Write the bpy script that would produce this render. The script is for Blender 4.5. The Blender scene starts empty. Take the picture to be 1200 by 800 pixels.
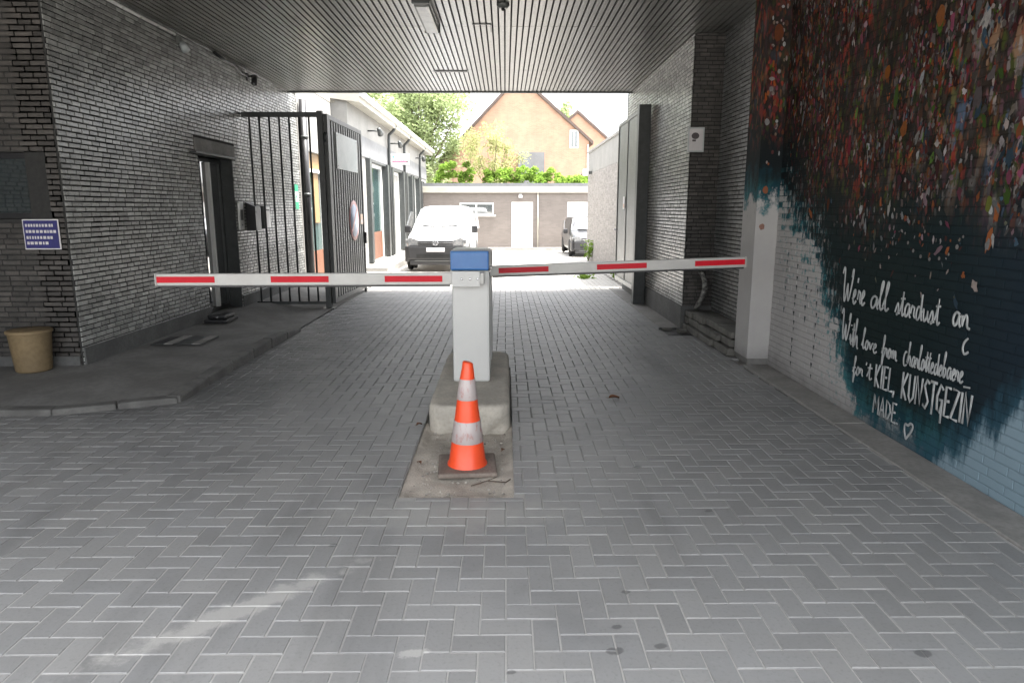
import bpy, bmesh, math, random
import numpy as np
from mathutils import Vector, Matrix, noise as mn
R_ = math.radians
rnd = random.Random(7)
sc = bpy.context.scene
C = sc.collection

# ------------------------------------------------------------------ camera
cd = bpy.data.cameras.new('camera'); cam = bpy.data.objects.new('camera', cd); C.objects.link(cam)
cd.sensor_width = 36; cd.lens = 24.0; cd.clip_start = .05; cd.clip_end = 2000
F, PX, PY = 800., 592., 245.
v = Vector(((PX-600)/F, (400-PY)/F, -1)).normalized()
z = Vector((0, -v.z, v.y)).normalized(); x = v.cross(z)
cam.matrix_world = Matrix((x, v, z)).to_4x4()
cam.location = (0, 0, 1.72)
sc.camera = cam

# ------------------------------------------------------------------ light
SUN_EL, SUN_AZ = R_(70), R_(100)
w = bpy.data.worlds.new('World'); sc.world = w; w.use_nodes = True
nt = w.node_tree; nt.nodes.clear()
sky = nt.nodes.new('ShaderNodeTexSky'); sky.sky_type = 'NISHITA'; sky.sun_disc = False
sky.sun_elevation = SUN_EL; sky.sun_rotation = SUN_AZ; sky.air_density = 1.0; sky.dust_density = 3.0
hs = nt.nodes.new('ShaderNodeHueSaturation'); hs.inputs['Saturation'].default_value = .14
bg = nt.nodes.new('ShaderNodeBackground'); bg.inputs['Strength'].default_value = .15
wo = nt.nodes.new('ShaderNodeOutputWorld')
nt.links.new(sky.outputs[0], hs.inputs['Color']); nt.links.new(hs.outputs[0], bg.inputs[0]); nt.links.new(bg.outputs[0], wo.inputs[0])
sl = bpy.data.lights.new('sun', 'SUN'); sl.energy = 3.8; sl.angle = R_(8); sl.color = (1, .96, .9)
so = bpy.data.objects.new('sun', sl); C.objects.link(so)
so.rotation_euler = (math.pi/2 - SUN_EL, 0, math.pi - SUN_AZ)
so.location = (0, 20, 30)
sc.view_settings.view_transform = 'Standard'; sc.view_settings.look = 'None'
sc.view_settings.exposure = 2.95; sc.view_settings.gamma = 1; sc.view_settings.use_curve_mapping = False
sc.cycles.use_denoising = True
sc.cycles.max_bounces = 10; sc.cycles.diffuse_bounces = 7; sc.cycles.glossy_bounces = 4; sc.cycles.transmission_bounces = 6
sc.cycles.sample_clamp_indirect = 8

# ------------------------------------------------------------------ materials
class NT:
    def __init__(s, m): s.t = m.node_tree; s.t.nodes.clear()
    def n(s, typ, **k):
        nd = s.t.nodes.new('ShaderNode' + typ)
        for a, b in k.items():
            if a in nd.inputs: s.set(nd.inputs[a], b)
            else: setattr(nd, a, b)
        return nd
    def set(s, inp, val):
        if isinstance(val, bpy.types.NodeSocket): s.t.links.new(val, inp)
        else: inp.default_value = val
    def math(s, op, a, b=None, clamp=False):
        nd = s.t.nodes.new('ShaderNodeMath'); nd.operation = op; nd.use_clamp = clamp
        s.set(nd.inputs[0], a)
        if b is not None: s.set(nd.inputs[1], b)
        return nd.outputs[0]
    def mix(s, f, a, b, blend='MIX'):
        nd = s.t.nodes.new('ShaderNodeMix'); nd.data_type = 'RGBA'; nd.blend_type = blend
        s.set(nd.inputs[0], f)
        for i, c in ((6, a), (7, b)):
            s.set(nd.inputs[i], c if isinstance(c, bpy.types.NodeSocket) else (*c, 1))
        return nd.outputs[2]
    def noise(s, vec, scale, detail=4, rough=.55):
        nd = s.t.nodes.new('ShaderNodeTexNoise'); s.t.links.new(vec, nd.inputs['Vector'])
        nd.inputs['Scale'].default_value = scale; nd.inputs['Detail'].default_value = detail; nd.inputs['Roughness'].default_value = rough
        return nd.outputs['Fac']
    def ramp(s, f, pts, interp='LINEAR'):
        nd = s.t.nodes.new('ShaderNodeValToRGB'); s.t.links.new(f, nd.inputs[0]); cr = nd.color_ramp; cr.interpolation = interp
        while len(cr.elements) < len(pts): cr.elements.new(.5)
        for e, (p, c) in zip(cr.elements, pts):
            e.position = p; e.color = c if len(c) == 4 else (*c, 1)
        return nd.outputs[0]
    def step(s, val, lo, hi):
        nd = s.t.nodes.new('ShaderNodeMapRange'); nd.clamp = True; nd.interpolation_type = 'SMOOTHSTEP'
        s.set(nd.inputs[0], val); nd.inputs[1].default_value = lo; nd.inputs[2].default_value = hi
        return nd.outputs[0]
def new_mat(name):
    m = bpy.data.materials.new(name); m.use_nodes = True
    return m, NT(m)
def finish(k, col, rough=.6, bump=None, bstr=.2, bdist=.01, metal=0., **extra):
    b = k.n('BsdfPrincipled'); k.set(b.inputs['Base Color'], col if isinstance(col, bpy.types.NodeSocket) else (*col, 1))
    k.set(b.inputs['Roughness'], rough); b.inputs['Metallic'].default_value = metal
    for a, val in extra.items(): k.set(b.inputs[a.replace('_', ' ')], val)
    if bump is not None:
        bn = k.n('Bump'); bn.inputs['Strength'].default_value = bstr; bn.inputs['Distance'].default_value = bdist
        k.set(bn.inputs['Height'], bump); k.t.links.new(bn.outputs[0], b.inputs['Normal'])
    o = k.n('OutputMaterial'); k.t.links.new(b.outputs[0], o.inputs[0]); return b
def mat(name, c, c2=None, rough=.6, scale=6., bstr=.15, metal=0., detail=5, rand=0., stretch=(1, 1, 1), speck=.5, **extra):
    """two-tone mottled surface with bump; rand = brightness difference between loose pieces"""
    m, k = new_mat(name)
    tc = k.n('TexCoord'); mp = k.n('Mapping'); k.t.links.new(tc.outputs['Object'], mp.inputs[0]); mp.inputs['Scale'].default_value = stretch
    f = k.noise(mp.outputs[0], scale, detail); f2 = k.noise(mp.outputs[0], scale*9, 3)
    c2 = c2 or tuple(a*.78 for a in c)
    col = k.mix(k.step(f, .32, .68), c, c2)
    col = k.mix(k.step(f2, .35, .75), col, k.mix(speck, col, tuple(a*.6 for a in c)))
    if rand:
        g = k.n('NewGeometry'); r = g.outputs['Random Per Island']
        val = k.math('ADD', k.math('MULTIPLY', r, rand), 1-rand/2)
        h = k.n('HueSaturation'); k.t.links.new(col, h.inputs['Color']); k.t.links.new(val, h.inputs['Value']); col = h.outputs[0]
    ro = k.math('ADD', k.math('MULTIPLY', f2, .25), rough-.12, clamp=True)
    finish(k, col, ro, f2, bstr, .006, metal, **extra)
    return m
M = {}
M['steel_dark'] = mat('dark painted steel', (.030, .034, .034), (.045, .05, .05), .45, 9)
M['steel_grey'] = mat('grey green painted steel', (.13, .135, .13), (.10, .105, .10), .42, 4, speck=0.2)
M['gate_slat'] = mat('worn grey gate slat', (.17, .175, .17), (.13, .135, .13), .5, 4, .1)
M['black_plastic'] = mat('black plastic', (.018, .018, .02), None, .4, 8)
M['white_paint'] = mat('white painted metal', (.72, .72, .70), (.66, .66, .64), .38, 3, .05, speck=0.08)
M['cabinet'] = mat('off white powder coat', (0.49, 0.49, 0.475), (0.46, 0.46, 0.45), .4, 2.2, .04, speck=0.05)
M['blue_cap'] = mat('blue plastic hood', (.022, .115, .33), (.03, .14, .36), .35, 4, .05, speck=0.1)
M['alu'] = mat('pale aluminium', (0.39, 0.385, 0.37), (0.35, 0.345, 0.33), .35, 5, .05, .1, speck=0.08)
M['red_film'] = mat('red reflective film', (0.5, 0.008, 0.02), (0.45, 0.008, 0.02), .35, 6, .03, speck=0.1, Specular_IOR_Level=.15)
M['concrete'] = mat('weathered concrete', (.27, .26, .245), (.19, .185, .175), .85, 3, .35)
M['concrete_dark'] = mat('dirty concrete', (0.17, 0.167, 0.16), (0.11, 0.107, 0.1), .85, 2.2, .4)
M['kerb'] = mat('concrete kerb', (0.14, 0.138, 0.13), (0.075, 0.073, 0.07), .85, 4, .3)
M['stone'] = mat('rough stone slabs', (.15, .145, .13), (.08, .078, .07), .9, 5, .6)
M['plinth'] = mat('cement plinth', (.10, .102, .10), (.07, .07, .07), .8, 3, .25)
M['mortar'] = mat('dark mortar', (0.026, 0.026, 0.026), (0.038, 0.038, 0.036), .95, 20, .4)
M['glaze'] = mat('grey glazed brick', (0.26, 0.262, 0.25), (0.18, 0.185, 0.176), .30, 7, .25, rand=.75)
M['brown_brick'] = mat('brown grey brick', (0.075, 0.068, 0.062), (0.045, 0.042, 0.039), .6, 7, .25, rand=.7)
M['pale_brick'] = mat('pale grey brick', (0.27, 0.25, 0.235), (0.22, 0.205, 0.19), .8, 6, .2, rand=.35)
M['pale_mortar'] = mat('pale mortar', (0.25, 0.24, 0.225), (0.22, 0.21, 0.2), .9, 12)
M['slat'] = mat('grey enamel ceiling slat', (0.145, 0.141, 0.131), (0.12, 0.117, 0.109), .33, 3, .06, rand=.12, speck=0.15)
M['void'] = mat('ceiling void', (.012, .012, .012), None, .9)
M['glass'] = mat('dark glass', (.02, .028, .03), (.03, .04, .042), .04, 2, .0, Specular_IOR_Level=1., Coat_Weight=1., Coat_IOR=1.9, Coat_Roughness=.02)
M['shop_glass'] = mat('green tinted shop glass', (0.025, 0.05, 0.05), (0.035, 0.065, 0.062), .06, .6, 0., Specular_IOR_Level=.7)
M['orange_panel'] = mat('orange brown panel', (0.15, 0.06, 0.03), (0.12, 0.045, 0.022), .5, 5)
M['wood_panel'] = mat('yellow wood panel', (0.22, 0.13, 0.045), (0.18, 0.11, 0.04), .5, 5)
M['render_grey'] = mat('light grey render', (0.24, 0.235, 0.22), (0.205, 0.2, 0.19), .85, 1.5, .1, speck=0.2)
M['render_mid'] = mat('mid grey fascia band', (0.15, 0.152, 0.156), (0.125, 0.127, 0.13), .7, 2, .1, speck=0.2)
M['cream'] = mat('cream fascia board', (0.33, 0.315, 0.27), (0.28, 0.265, 0.23), .6, 2, .05, speck=0.15)
M['orange_brick'] = None
M['roof_tile'] = mat('dark roof tile', (.09, .065, .055), (.07, .05, .045), .8, 8, .4)
M['roof_felt'] = mat('roof felt', (0.16, 0.16, 0.16), (0.13, 0.13, 0.13), .9)
M['bark'] = mat('bark', (.09, .07, .05), (.06, .045, .035), .9, 12, .5)
M['van_white'] = mat('white car paint', (.80, .80, .80), (.78, .78, .78), .25, 1, 0., Coat_Weight=.6, speck=0)
M['chrome'] = mat('chrome trim', (.6, .6, .62), None, .15, 3, 0, .9)
M['lamp_glass'] = mat('clear headlamp', (.10, .105, .11), (.22, .22, .22), .1, 14, .05, Specular_IOR_Level=.8)
M['tyre'] = mat('tyre rubber', (.02, .02, .02), None, .8, 20, .2)
M['orange_cone'] = mat('orange cone plastic', (.78, .075, .02), (.70, .07, .02), .4, 5, .08, speck=0.12)
M['rubber_base'] = mat('worn rubber base', (0.15, 0.12, 0.1), (0.2, 0.165, 0.14), .8, 7, .3)
M['blue_sign'] = mat('blue sign', (.03, .03, .16), None, .4, 3, 0)
M['green_sign'] = mat('green sign', (.0, .36, .16), None, .4, 3, 0)
M['sign_grey'] = mat('faded grey sign', (.50, .53, .53), (.42, .46, .46), .45, 2.5, .05, speck=0.15)
M['sign_blue'] = mat('faded blue sign', (.36, .42, .56), (.44, .48, .58), .5, 4, 0, speck=0.2)
M['sign_red'] = mat('faded red ring', (.55, .25, .25), (.62, .38, .36), .5, 6, 0)
M['paper'] = mat('white paper', (.62, .60, .60), (.56, .54, .55), .6, 5, 0, speck=0.1)
M['ink'] = mat('dark print', (.10, .085, .09), None, .6, 9, 0)
M['pink_ink'] = mat('pink red print', (.60, .10, .22), None, .5, 9, 0)
M['mint_ink'] = mat('mint green print', (.20, .62, .48), None, .5, 9, 0)
M['sticker'] = mat('orange sticker', (.62, .36, .22), (.66, .55, .45), .5, 30, 0)
M['lettering'] = mat('white brush paint', (0.44, 0.455, 0.455), (0.28, 0.3, 0.305), .6, 14, .1)
M['card'] = mat('tan bin', (.22, .16, .085), (.17, .125, .07), .7, 3, .1)
M['leaf_brown'] = mat('dry leaf', (.20, .08, .035), (.14, .06, .03), .7, 20, .2)
M['hose'] = mat('mottled cable', (.30, .30, .28), (.015, .015, .015), .6, 22, .2)
M['diffuser'] = mat('clear plastic diffuser', (0.13, 0.13, 0.12), (0.08, 0.08, 0.075), .35, 6, .05, Transmission_Weight=.35)

def band(name, c, c2):     # white reflective band, scraped
    m, k = new_mat(name); tc = k.n('TexCoord'); mp = k.n('Mapping'); k.t.links.new(tc.outputs['Object'], mp.inputs[0]); mp.inputs['Scale'].default_value = (1, 1, .35)
    f = k.noise(mp.outputs[0], 38, 6, .7)
    finish(k, k.mix(k.step(f, .50, .68), c, c2), .4, f, .1); return m
M['band'] = band('scraped reflective band', (.38, .335, .325), (.34, .17, .16))

# brick with real courses for far walls (too small to model each brick)
def brick_tex(name, c1, c2, cm, sx=.22, sy=.065, rough=.8):
    m, k = new_mat(name); tc = k.n('TexCoord'); geo = k.n('NewGeometry')
    sp = k.n('SeparateXYZ'); k.t.links.new(tc.outputs['Object'], sp.inputs[0])
    sn = k.n('SeparateXYZ'); k.t.links.new(geo.outputs['True Normal'], sn.inputs[0])
    isx = k.math('GREATER_THAN', k.math('ABSOLUTE', sn.outputs[0]), .7)
    u = k.math('ADD', k.math('MULTIPLY', sp.outputs[1], isx), k.math('MULTIPLY', sp.outputs[0], k.math('SUBTRACT', 1., isx)))
    cb = k.n('CombineXYZ'); k.t.links.new(u, cb.inputs[0]); k.t.links.new(sp.outputs[2], cb.inputs[1])
    b = k.n('TexBrick'); k.t.links.new(cb.outputs[0], b.inputs['Vector'])
    b.inputs['Scale'].default_value = 1; b.inputs['Brick Width'].default_value = sx; b.inputs['Row Height'].default_value = sy
    b.inputs['Mortar Size'].default_value = .006; b.inputs['Color1'].default_value = (*c1, 1); b.inputs['Color2'].default_value = (*c2, 1); b.inputs['Mortar'].default_value = (*cm, 1)
    f = k.noise(tc.outputs['Object'], 1.3, 5)
    col = k.mix(k.step(f, .3, .7), b.outputs['Color'], k.mix(.25, b.outputs['Color'], (.08, .07, .06)))
    finish(k, col, rough, b.outputs['Fac'], -.4, .006); return m
M['orange_brick'] = brick_tex('orange brick', (.41, .245, .16), (.37, .21, .135), (.34, .27, .22))
M['court_brick'] = brick_tex('grey brown court brick', (.165, .142, .128), (.14, .12, .108), (.155, .14, .13))

# ---- pavers, joints, ground
def grime_and_sun(k, col, P, X, Y, f1, f2, f4, amt):
    def ell(cx, cy, a, b, ang):
        dx = k.math('SUBTRACT', X, cx); dy = k.math('SUBTRACT', Y, cy); ca, sa = math.cos(ang), math.sin(ang)
        u = k.math('ADD', k.math('MULTIPLY', dx, ca/a), k.math('MULTIPLY', dy, sa/a)); w_ = k.math('ADD', k.math('MULTIPLY', dx, -sa/b), k.math('MULTIPLY', dy, ca/b))
        return k.math('SQRT', k.math('ADD', k.math('MULTIPLY', u, u), k.math('MULTIPLY', w_, w_)))
    def patch(e, f, j, lo, hi, s, c):
        e = k.math('ADD', e, k.math('MULTIPLY', k.math('SUBTRACT', f, .5), j)); return k.mix(k.math('MULTIPLY', k.step(e, hi, lo), s), col, c)
    # darker tone by the raised pavement, oil and dirt along the wheel lanes
    d = k.math('MULTIPLY', k.step(X, -1.2, -2.9), k.step(Y, 4.9, 6.2)); d = k.math('MULTIPLY', d, k.math('ADD', k.step(f2, .2, .75), .25), clamp=True)
    col = k.mix(k.math('MULTIPLY', d, .72), col, (.060, .061, .060))
    mp = k.n('Mapping'); k.t.links.new(P, mp.inputs[0]); mp.inputs['Scale'].default_value = (1.1, .16, 1); ln = k.noise(mp.outputs[0], 1.2, 5, .6)
    col = k.mix(k.math('MULTIPLY', k.step(ln, .52, .72), .5), col, (.09, .09, .09))
    col = k.mix(k.math('MULTIPLY', k.step(ln, .46, .30), .35), col, (.25, .248, .24))
    # pale cement dust around the island, smearing the joints
    col = k.mix(k.math('MULTIPLY', k.step(k.math('ADD', Y, f2), 14.6, 15.6), .75), col, (.36, .345, .32))  # courtyard pavers painted paler to imitate sunlit floor and its bounce
    col = patch(ell(.45, 4.75, .55, .95, .15), f2, 2.2, .2, 1.3, .62, (.255, .252, .245))
    col = patch(ell(-1.15, 5.0, .55, .7, .0), f2, 2.6, .2, 1.2, .5, (.20, .20, .197))
    col = patch(ell(-.3, 3.68, .75, .22, .0), f4, 1.6, .3, 1.3, .7, (.32, .315, .30))
    col = patch(ell(1.5, 5.9, .9, 1.1, .3), f2, 3.0, .2, 1.1, .4, (.17, .17, .168))
    col = patch(ell(-1.17, 2.72, .62, .085, R_(42)), f4, 2.4, .45, 1.1, .62, (.40, .39, .37))
    col = patch(ell(-.36, 2.42, .06, .03, .2), f4, 2.4, .6, 1., .6, (.43, .42, .40))
    for cx, cy, r in ((.47, 2.58, .03), (.43, 2.42, .045), (.02, 2.3, .025), (.62, 2.45, .03), (1.18, 3.7, .035), (.55, 2.85, .03), (1.65, 2.4, .04), (-.9, 3.3, .03), (.9, 4.4, .04)):
        col = patch(ell(cx, cy, r, r*.6, .3), f4, 2., .6, 1., .6, (.05, .05, .052))
    return col
def m_paver():
    m, k = new_mat('concrete pavers'); g = k.n('NewGeometry'); P = g.outputs['Position']; r = g.outputs['Random Per Island']
    sp = k.n('SeparateXYZ'); k.t.links.new(P, sp.inputs[0]); X, Y = sp.outputs[0], sp.outputs[1]
    f1 = k.noise(P, .55, 5, .6); f2 = k.noise(P, 2.3, 6, .65); f3 = k.noise(P, 60, 3); f4 = k.noise(P, 9, 5, .7)
    col = k.mix(r, (.197, .196, .193), (.25, .247, .241))
    col = k.mix(k.step(f2, .35, .7), col, k.mix(.55, col, (.235, .237, .24)))
    col = k.mix(k.math('MULTIPLY', k.step(f1, .5, .72), .5), col, (.10, .102, .104))
    col = k.mix(k.math('MULTIPLY', k.step(f4, .58, .78), .35), col, (.28, .278, .27))
    col = k.mix(k.math('MULTIPLY', k.step(f3, .5, .8), .3), col, (.09, .09, .09))
    col = grime_and_sun(k, col, P, X, Y, f1, f2, f4, 1.)
    finish(k, col, k.math('ADD', k.math('MULTIPLY', f2, .22), .46), k.math('ADD', f3, k.math('MULTIPLY', f4, .5)), .22, .004)
    return m
M['paver'] = m_paver()
def m_joint():
    m, k = new_mat('joint sand'); g = k.n('NewGeometry'); P = g.outputs['Position']; sp = k.n('SeparateXYZ'); k.t.links.new(P, sp.inputs[0])
    f = k.noise(P, 1.2, 4); f2 = k.noise(P, 40, 3)
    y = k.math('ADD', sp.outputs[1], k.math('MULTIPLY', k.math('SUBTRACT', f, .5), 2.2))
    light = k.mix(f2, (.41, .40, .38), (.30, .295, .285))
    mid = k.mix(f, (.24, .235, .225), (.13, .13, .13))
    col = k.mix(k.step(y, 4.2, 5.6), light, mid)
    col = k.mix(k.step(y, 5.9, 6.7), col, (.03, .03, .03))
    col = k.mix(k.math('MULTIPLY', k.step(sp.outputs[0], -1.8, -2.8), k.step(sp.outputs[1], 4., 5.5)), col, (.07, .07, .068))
    g2 = k.noise(P, 2.3, 6, .65); g4 = k.noise(P, 9, 5, .7); X, Y = sp.outputs[0], sp.outputs[1]
    col = k.mix(.8, col, grime_and_sun(k, col, P, X, Y, f, g2, g4, 1.))
    finish(k, col, .95, f2, .3, .004); return m
M['joint'] = m_joint()
def m_ground():
    m, k = new_mat('courtyard concrete'); g = k.n('NewGeometry'); P = g.outputs['Position']
    f = k.noise(P, .35, 6, .6); f2 = k.noise(P, 7, 5)
    finish(k, k.mix(k.step(f, .3, .7), (.36, .345, .32), k.mix(f2, (.30, .285, .265), (.40, .385, .36))), .85, f2, .2, .01); return m
M['ground'] = m_ground()
M['soil'] = mat('sandy soil', (0.52, 0.475, 0.41), (0.36, 0.325, 0.28), .95, 9, .8, detail=8)
M['pebble'] = mat('small stones', (0.4, 0.37, 0.33), (0.28, 0.26, 0.235), .85, 10, .3, rand=.8)

# ---- mural paint
def m_mural(name, mul=1.):
    m, k = new_mat(name); g = k.n('NewGeometry'); P = g.outputs['Position']; r = g.outputs['Random Per Island']
    sp = k.n('SeparateXYZ'); k.t.links.new(P, sp.inputs[0]); X, Y, Z = sp.outputs
    f = k.noise(P, 1.1, 5, .6); f2 = k.noise(P, 5., 6, .7)
    mp = k.n('Mapping'); k.t.links.new(P, mp.inputs[0]); mp.inputs['Scale'].default_value = (1, 1, .22)
    drip = k.noise(mp.outputs[0], 13, 5, .65)
    low = k.mix(f, (.006, .014, .017), (.011, .019, .018))
    low = k.mix(k.step(Y, 4.9, 3.6), low, k.mix(f2, (.007, .016, .028), (.014, .022, .028)))
    up = k.mix(k.step(f2, .35, .65), (.014, .010, .009), (.032, .024, .020))
    up = k.mix(k.step(f, .5, .62), up, (.022, .022, .018))
    up = k.mix(k.math('MULTIPLY', k.step(drip, .5, .68), .6), up, (.06, .052, .048))
    def flecks(sy, sz, pal, thr, off):
        m2 = k.n('Mapping'); k.t.links.new(P, m2.inputs[0]); m2.inputs['Scale'].default_value = (sy, sy, sz); m2.inputs['Location'].default_value = (off, off*3, off*7)
        wob = k.n('TexNoise'); k.t.links.new(m2.outputs[0], wob.inputs['Vector']); wob.inputs['Scale'].default_value = 1.3
        va = k.n('VectorMath', operation='SCALE'); k.t.links.new(wob.outputs['Color'], va.inputs[0]); va.inputs['Scale'].default_value = 1.1
        vb = k.n('VectorMath', operation='ADD'); k.t.links.new(m2.outputs[0], vb.inputs[0]); k.t.links.new(va.outputs[0], vb.inputs[1])
        vo = k.n('TexVoronoi'); k.t.links.new(vb.outputs[0], vo.inputs['Vector']); vo.inputs['Scale'].default_value = 1.; vo.inputs['Randomness'].default_value = 1.
        sc_ = k.n('SeparateXYZ'); k.t.links.new(vo.outputs['Color'], sc_.inputs[0])
        c_ = k.ramp(sc_.outputs[0], [(i/len(pal), q) for i, q in enumerate(pal)], 'CONSTANT')
        m_ = k.math('MULTIPLY', k.step(vo.outputs['Distance'], .55, .25), k.math('GREATER_THAN', sc_.outputs[1], thr))
        return c_, m_
    palw = [(0.203, 0.03, 0.019), (0.081, 0.024, 0.016), (0.297, 0.074, 0.016), (0.135, 0.019, 0.041), (0.03, 0.019, 0.014), (0.149, 0.074, 0.034), (0.068, 0.088, 0.016), (0.27, 0.041, 0.027)]
    palc = [(0.189, 0.162, 0.162), (0.121, 0.061, 0.081), (0.27, 0.243, 0.23), (0.068, 0.081, 0.095), (0.216, 0.047, 0.068), (0.121, 0.135, 0.054), (0.081, 0.121, 0.189), (0.243, 0.149, 0.095)]
    for sy, sz, pal, thr, off in ((16, 6, palw, .15, 0.), (9, 3.5, palc, .45, 4.), (34, 13, palw, .35, 9.), (26, 9, palc, .6, 2.)):
        c_, m_ = flecks(sy, sz, pal, thr, off)
        if pal is palc: m_ = k.math('MULTIPLY', m_, k.math('ADD', k.step(Y, 5.6, 3.8), .25), clamp=True)
        else: m_ = k.math('MULTIPLY', m_, k.math('ADD', k.step(Y, 3.4, 5.4), .3), clamp=True)
        up = k.mix(k.math('MULTIPLY', m_, .88), up, c_)
    pt = k.noise(P, 2.1, 4, .6); up = k.mix(k.math('MULTIPLY', k.step(pt, .47, .62), .75), up, k.mix(f2, (.012, .012, .011), (.03, .026, .022)))
    zz = k.math('ADD', Z, k.math('MULTIPLY', k.math('SUBTRACT', f, .5), 1.6))
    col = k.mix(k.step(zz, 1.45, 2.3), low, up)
    # near the pillar the top is warm and dark
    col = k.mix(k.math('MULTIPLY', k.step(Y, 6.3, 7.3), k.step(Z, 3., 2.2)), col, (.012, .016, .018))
    # white cloud: height of its edge along the wall
    t = k.math('DIVIDE', k.math('SUBTRACT', Y, 5.3), 2.3, clamp=True)
    hgt = k.ramp(t, [(0, (0, 0, 0)), (.085, (.016,)*3), (.23, (.13,)*3), (.35, (.26,)*3), (.48, (.44,)*3), (.70, (.60,)*3), (1., (.75,)*3)])
    hz = k.math('ADD', k.math('MULTIPLY', hgt, 2.3), k.math('MULTIPLY', k.step(hgt, .02, .2), .10))
    d = k.math('SUBTRACT', Z, hz)
    d = k.math('ADD', d, k.math('MULTIPLY', k.math('SUBTRACT', r, .5), k.math('MULTIPLY', k.step(Z, .3, 1.), .28)))
    d = k.math('ADD', d, k.math('MULTIPLY', k.math('SUBTRACT', f2, .5), .9))
    d = k.math('ADD', d, k.math('MULTIPLY', k.math('SUBTRACT', drip, .5), .5))
    col = k.mix(k.math('MULTIPLY', k.step(d, .42, .02), .9), col, k.mix(k.step(f2, .42, .6), (.012, .05, .068), (.04, .16, .18)))
    white = k.mix(f2, (.42, .41, .40), (.34, .33, .325))
    white = k.mix(k.step(Z, .25, .02), white, k.mix(f2, white, (.17, .165, .16)))
    col = k.mix(k.step(d, .10, -.05), col, white)
    spl = k.noise(P, 17, 4, .6); spl2 = k.noise(mp.outputs[0], 30, 4, .6)
    zone = k.math('MULTIPLY', k.math('MULTIPLY', k.math('MULTIPLY', k.step(d, .75, .0), k.step(d, -.75, -.1)), k.step(hgt, .03, .2)), k.step(Y, 7.46, 7.3))
    col = k.mix(k.math('MULTIPLY', k.math('MULTIPLY', zone, k.step(spl, .56, .64)), .75), col, (.05, .19, .21))
    col = k.mix(k.math('MULTIPLY', k.math('MULTIPLY', k.math('MULTIPLY', zone, zone), k.step(spl2, .52, .62)), .8), col, white)
    # pale blue spray at the near foot of the wall
    hb = k.math('ADD', k.math('MULTIPLY', k.math('SUBTRACT', 4.55, Y), .8), -.02)
    db = k.math('SUBTRACT', Z, hb); db = k.math('ADD', db, k.math('MULTIPLY', k.math('SUBTRACT', drip, .5), .55)); db = k.math('ADD', db, k.math('MULTIPLY', k.math('SUBTRACT', f2, .5), .3))
    near = k.step(Y, 5.3, 4.9)
    foot = k.step(k.math('ADD', Z, k.math('MULTIPLY', k.math('SUBTRACT', drip, .5), .5)), .20, .06)
    col = k.mix(k.math('MULTIPLY', k.math('MULTIPLY', foot, k.step(Y, 5.6, 5.2)), .8), col, (.02, .06, .08))
    col = k.mix(k.math('MULTIPLY', k.math('MULTIPLY', k.step(db, .22, .0), near), .7), col, (.025, .07, .10))
    col = k.mix(k.math('MULTIPLY', k.math('MULTIPLY', k.step(db, .02, -.18), near), .85), col, (.22, .30, .35))
    hsv = k.n('HueSaturation'); k.t.links.new(col, hsv.inputs['Color']); hsv.inputs['Value'].default_value = mul
    finish(k, hsv.outputs[0], .85, f2, .2, .004, Specular_IOR_Level=.12); return m
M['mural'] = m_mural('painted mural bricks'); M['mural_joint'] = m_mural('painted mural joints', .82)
def m_vcol():
    m, k = new_mat('brush daubs'); a = k.n('Attribute', attribute_name='paint'); g = k.n('NewGeometry')
    f = k.noise(g.outputs['Position'], 40, 4)
    finish(k, k.mix(k.math('MULTIPLY', k.step(f, .4, .7), .5), a.outputs['Color'], k.mix(.6, a.outputs['Color'], (.02, .02, .02))), .85, Specular_IOR_Level=.12); return m
M['daub'] = m_vcol()
# teal paint that spread onto the niche bricks
def m_niche():
    m, k = new_mat('glazed bricks with teal overspray'); g = k.n('NewGeometry'); P = g.outputs['Position']; r = g.outputs['Random Per Island']
    sp = k.n('SeparateXYZ'); k.t.links.new(P, sp.inputs[0]); f = k.noise(P, 7, 5); f2 = k.noise(P, 2.2, 5)
    col = k.mix(r, (.11, .115, .11), (.25, .255, .25)); col = k.mix(f, col, (.12, .12, .118))
    t = k.math('ADD', k.math('SUBTRACT', sp.outputs[1], 8.05), k.math('MULTIPLY', k.math('SUBTRACT', f2, .5), 1.6))
    ms = k.math('MULTIPLY', k.step(t, .55, .0), k.step(sp.outputs[2], 2.3, 1.5))
    col = k.mix(k.math('MULTIPLY', ms, .8), col, (.05, .10, .12))
    finish(k, col, .42, f, .25, .004); return m
M['niche_brick'] = m_niche()
def m_leaf(name, a, b, trans):
    m, k = new_mat(name); g = k.n('NewGeometry'); r = g.outputs['Random Per Island']; f = k.noise(g.outputs['Position'], .8, 3)
    col = k.mix(r, a, b); col = k.mix(k.step(f, .35, .65), col, k.mix(.35, col, tuple(q*.5 for q in a)))
    d = k.n('BsdfDiffuse'); k.t.links.new(col, d.inputs[0]); t = k.n('BsdfTranslucent'); k.t.links.new(col, t.inputs[0])
    mx = k.n('MixShader'); mx.inputs[0].default_value = trans; k.t.links.new(d.outputs[0], mx.inputs[1]); k.t.links.new(t.outputs[0], mx.inputs[2])
    o = k.n('OutputMaterial'); k.t.links.new(mx.outputs[0], o.inputs[0]); return m
M['leaf_pale'] = m_leaf('pale green leaves', (.25, .31, .145), (.33, .39, .21), .5)
M['leaf_yellow'] = m_leaf('yellow green leaves', (.27, .29, .12), (.34, .34, .17), .5)
M['leaf_bright'] = m_leaf('bright ivy leaves', (.14, .25, .04), (.24, .34, .07), .4)

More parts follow.
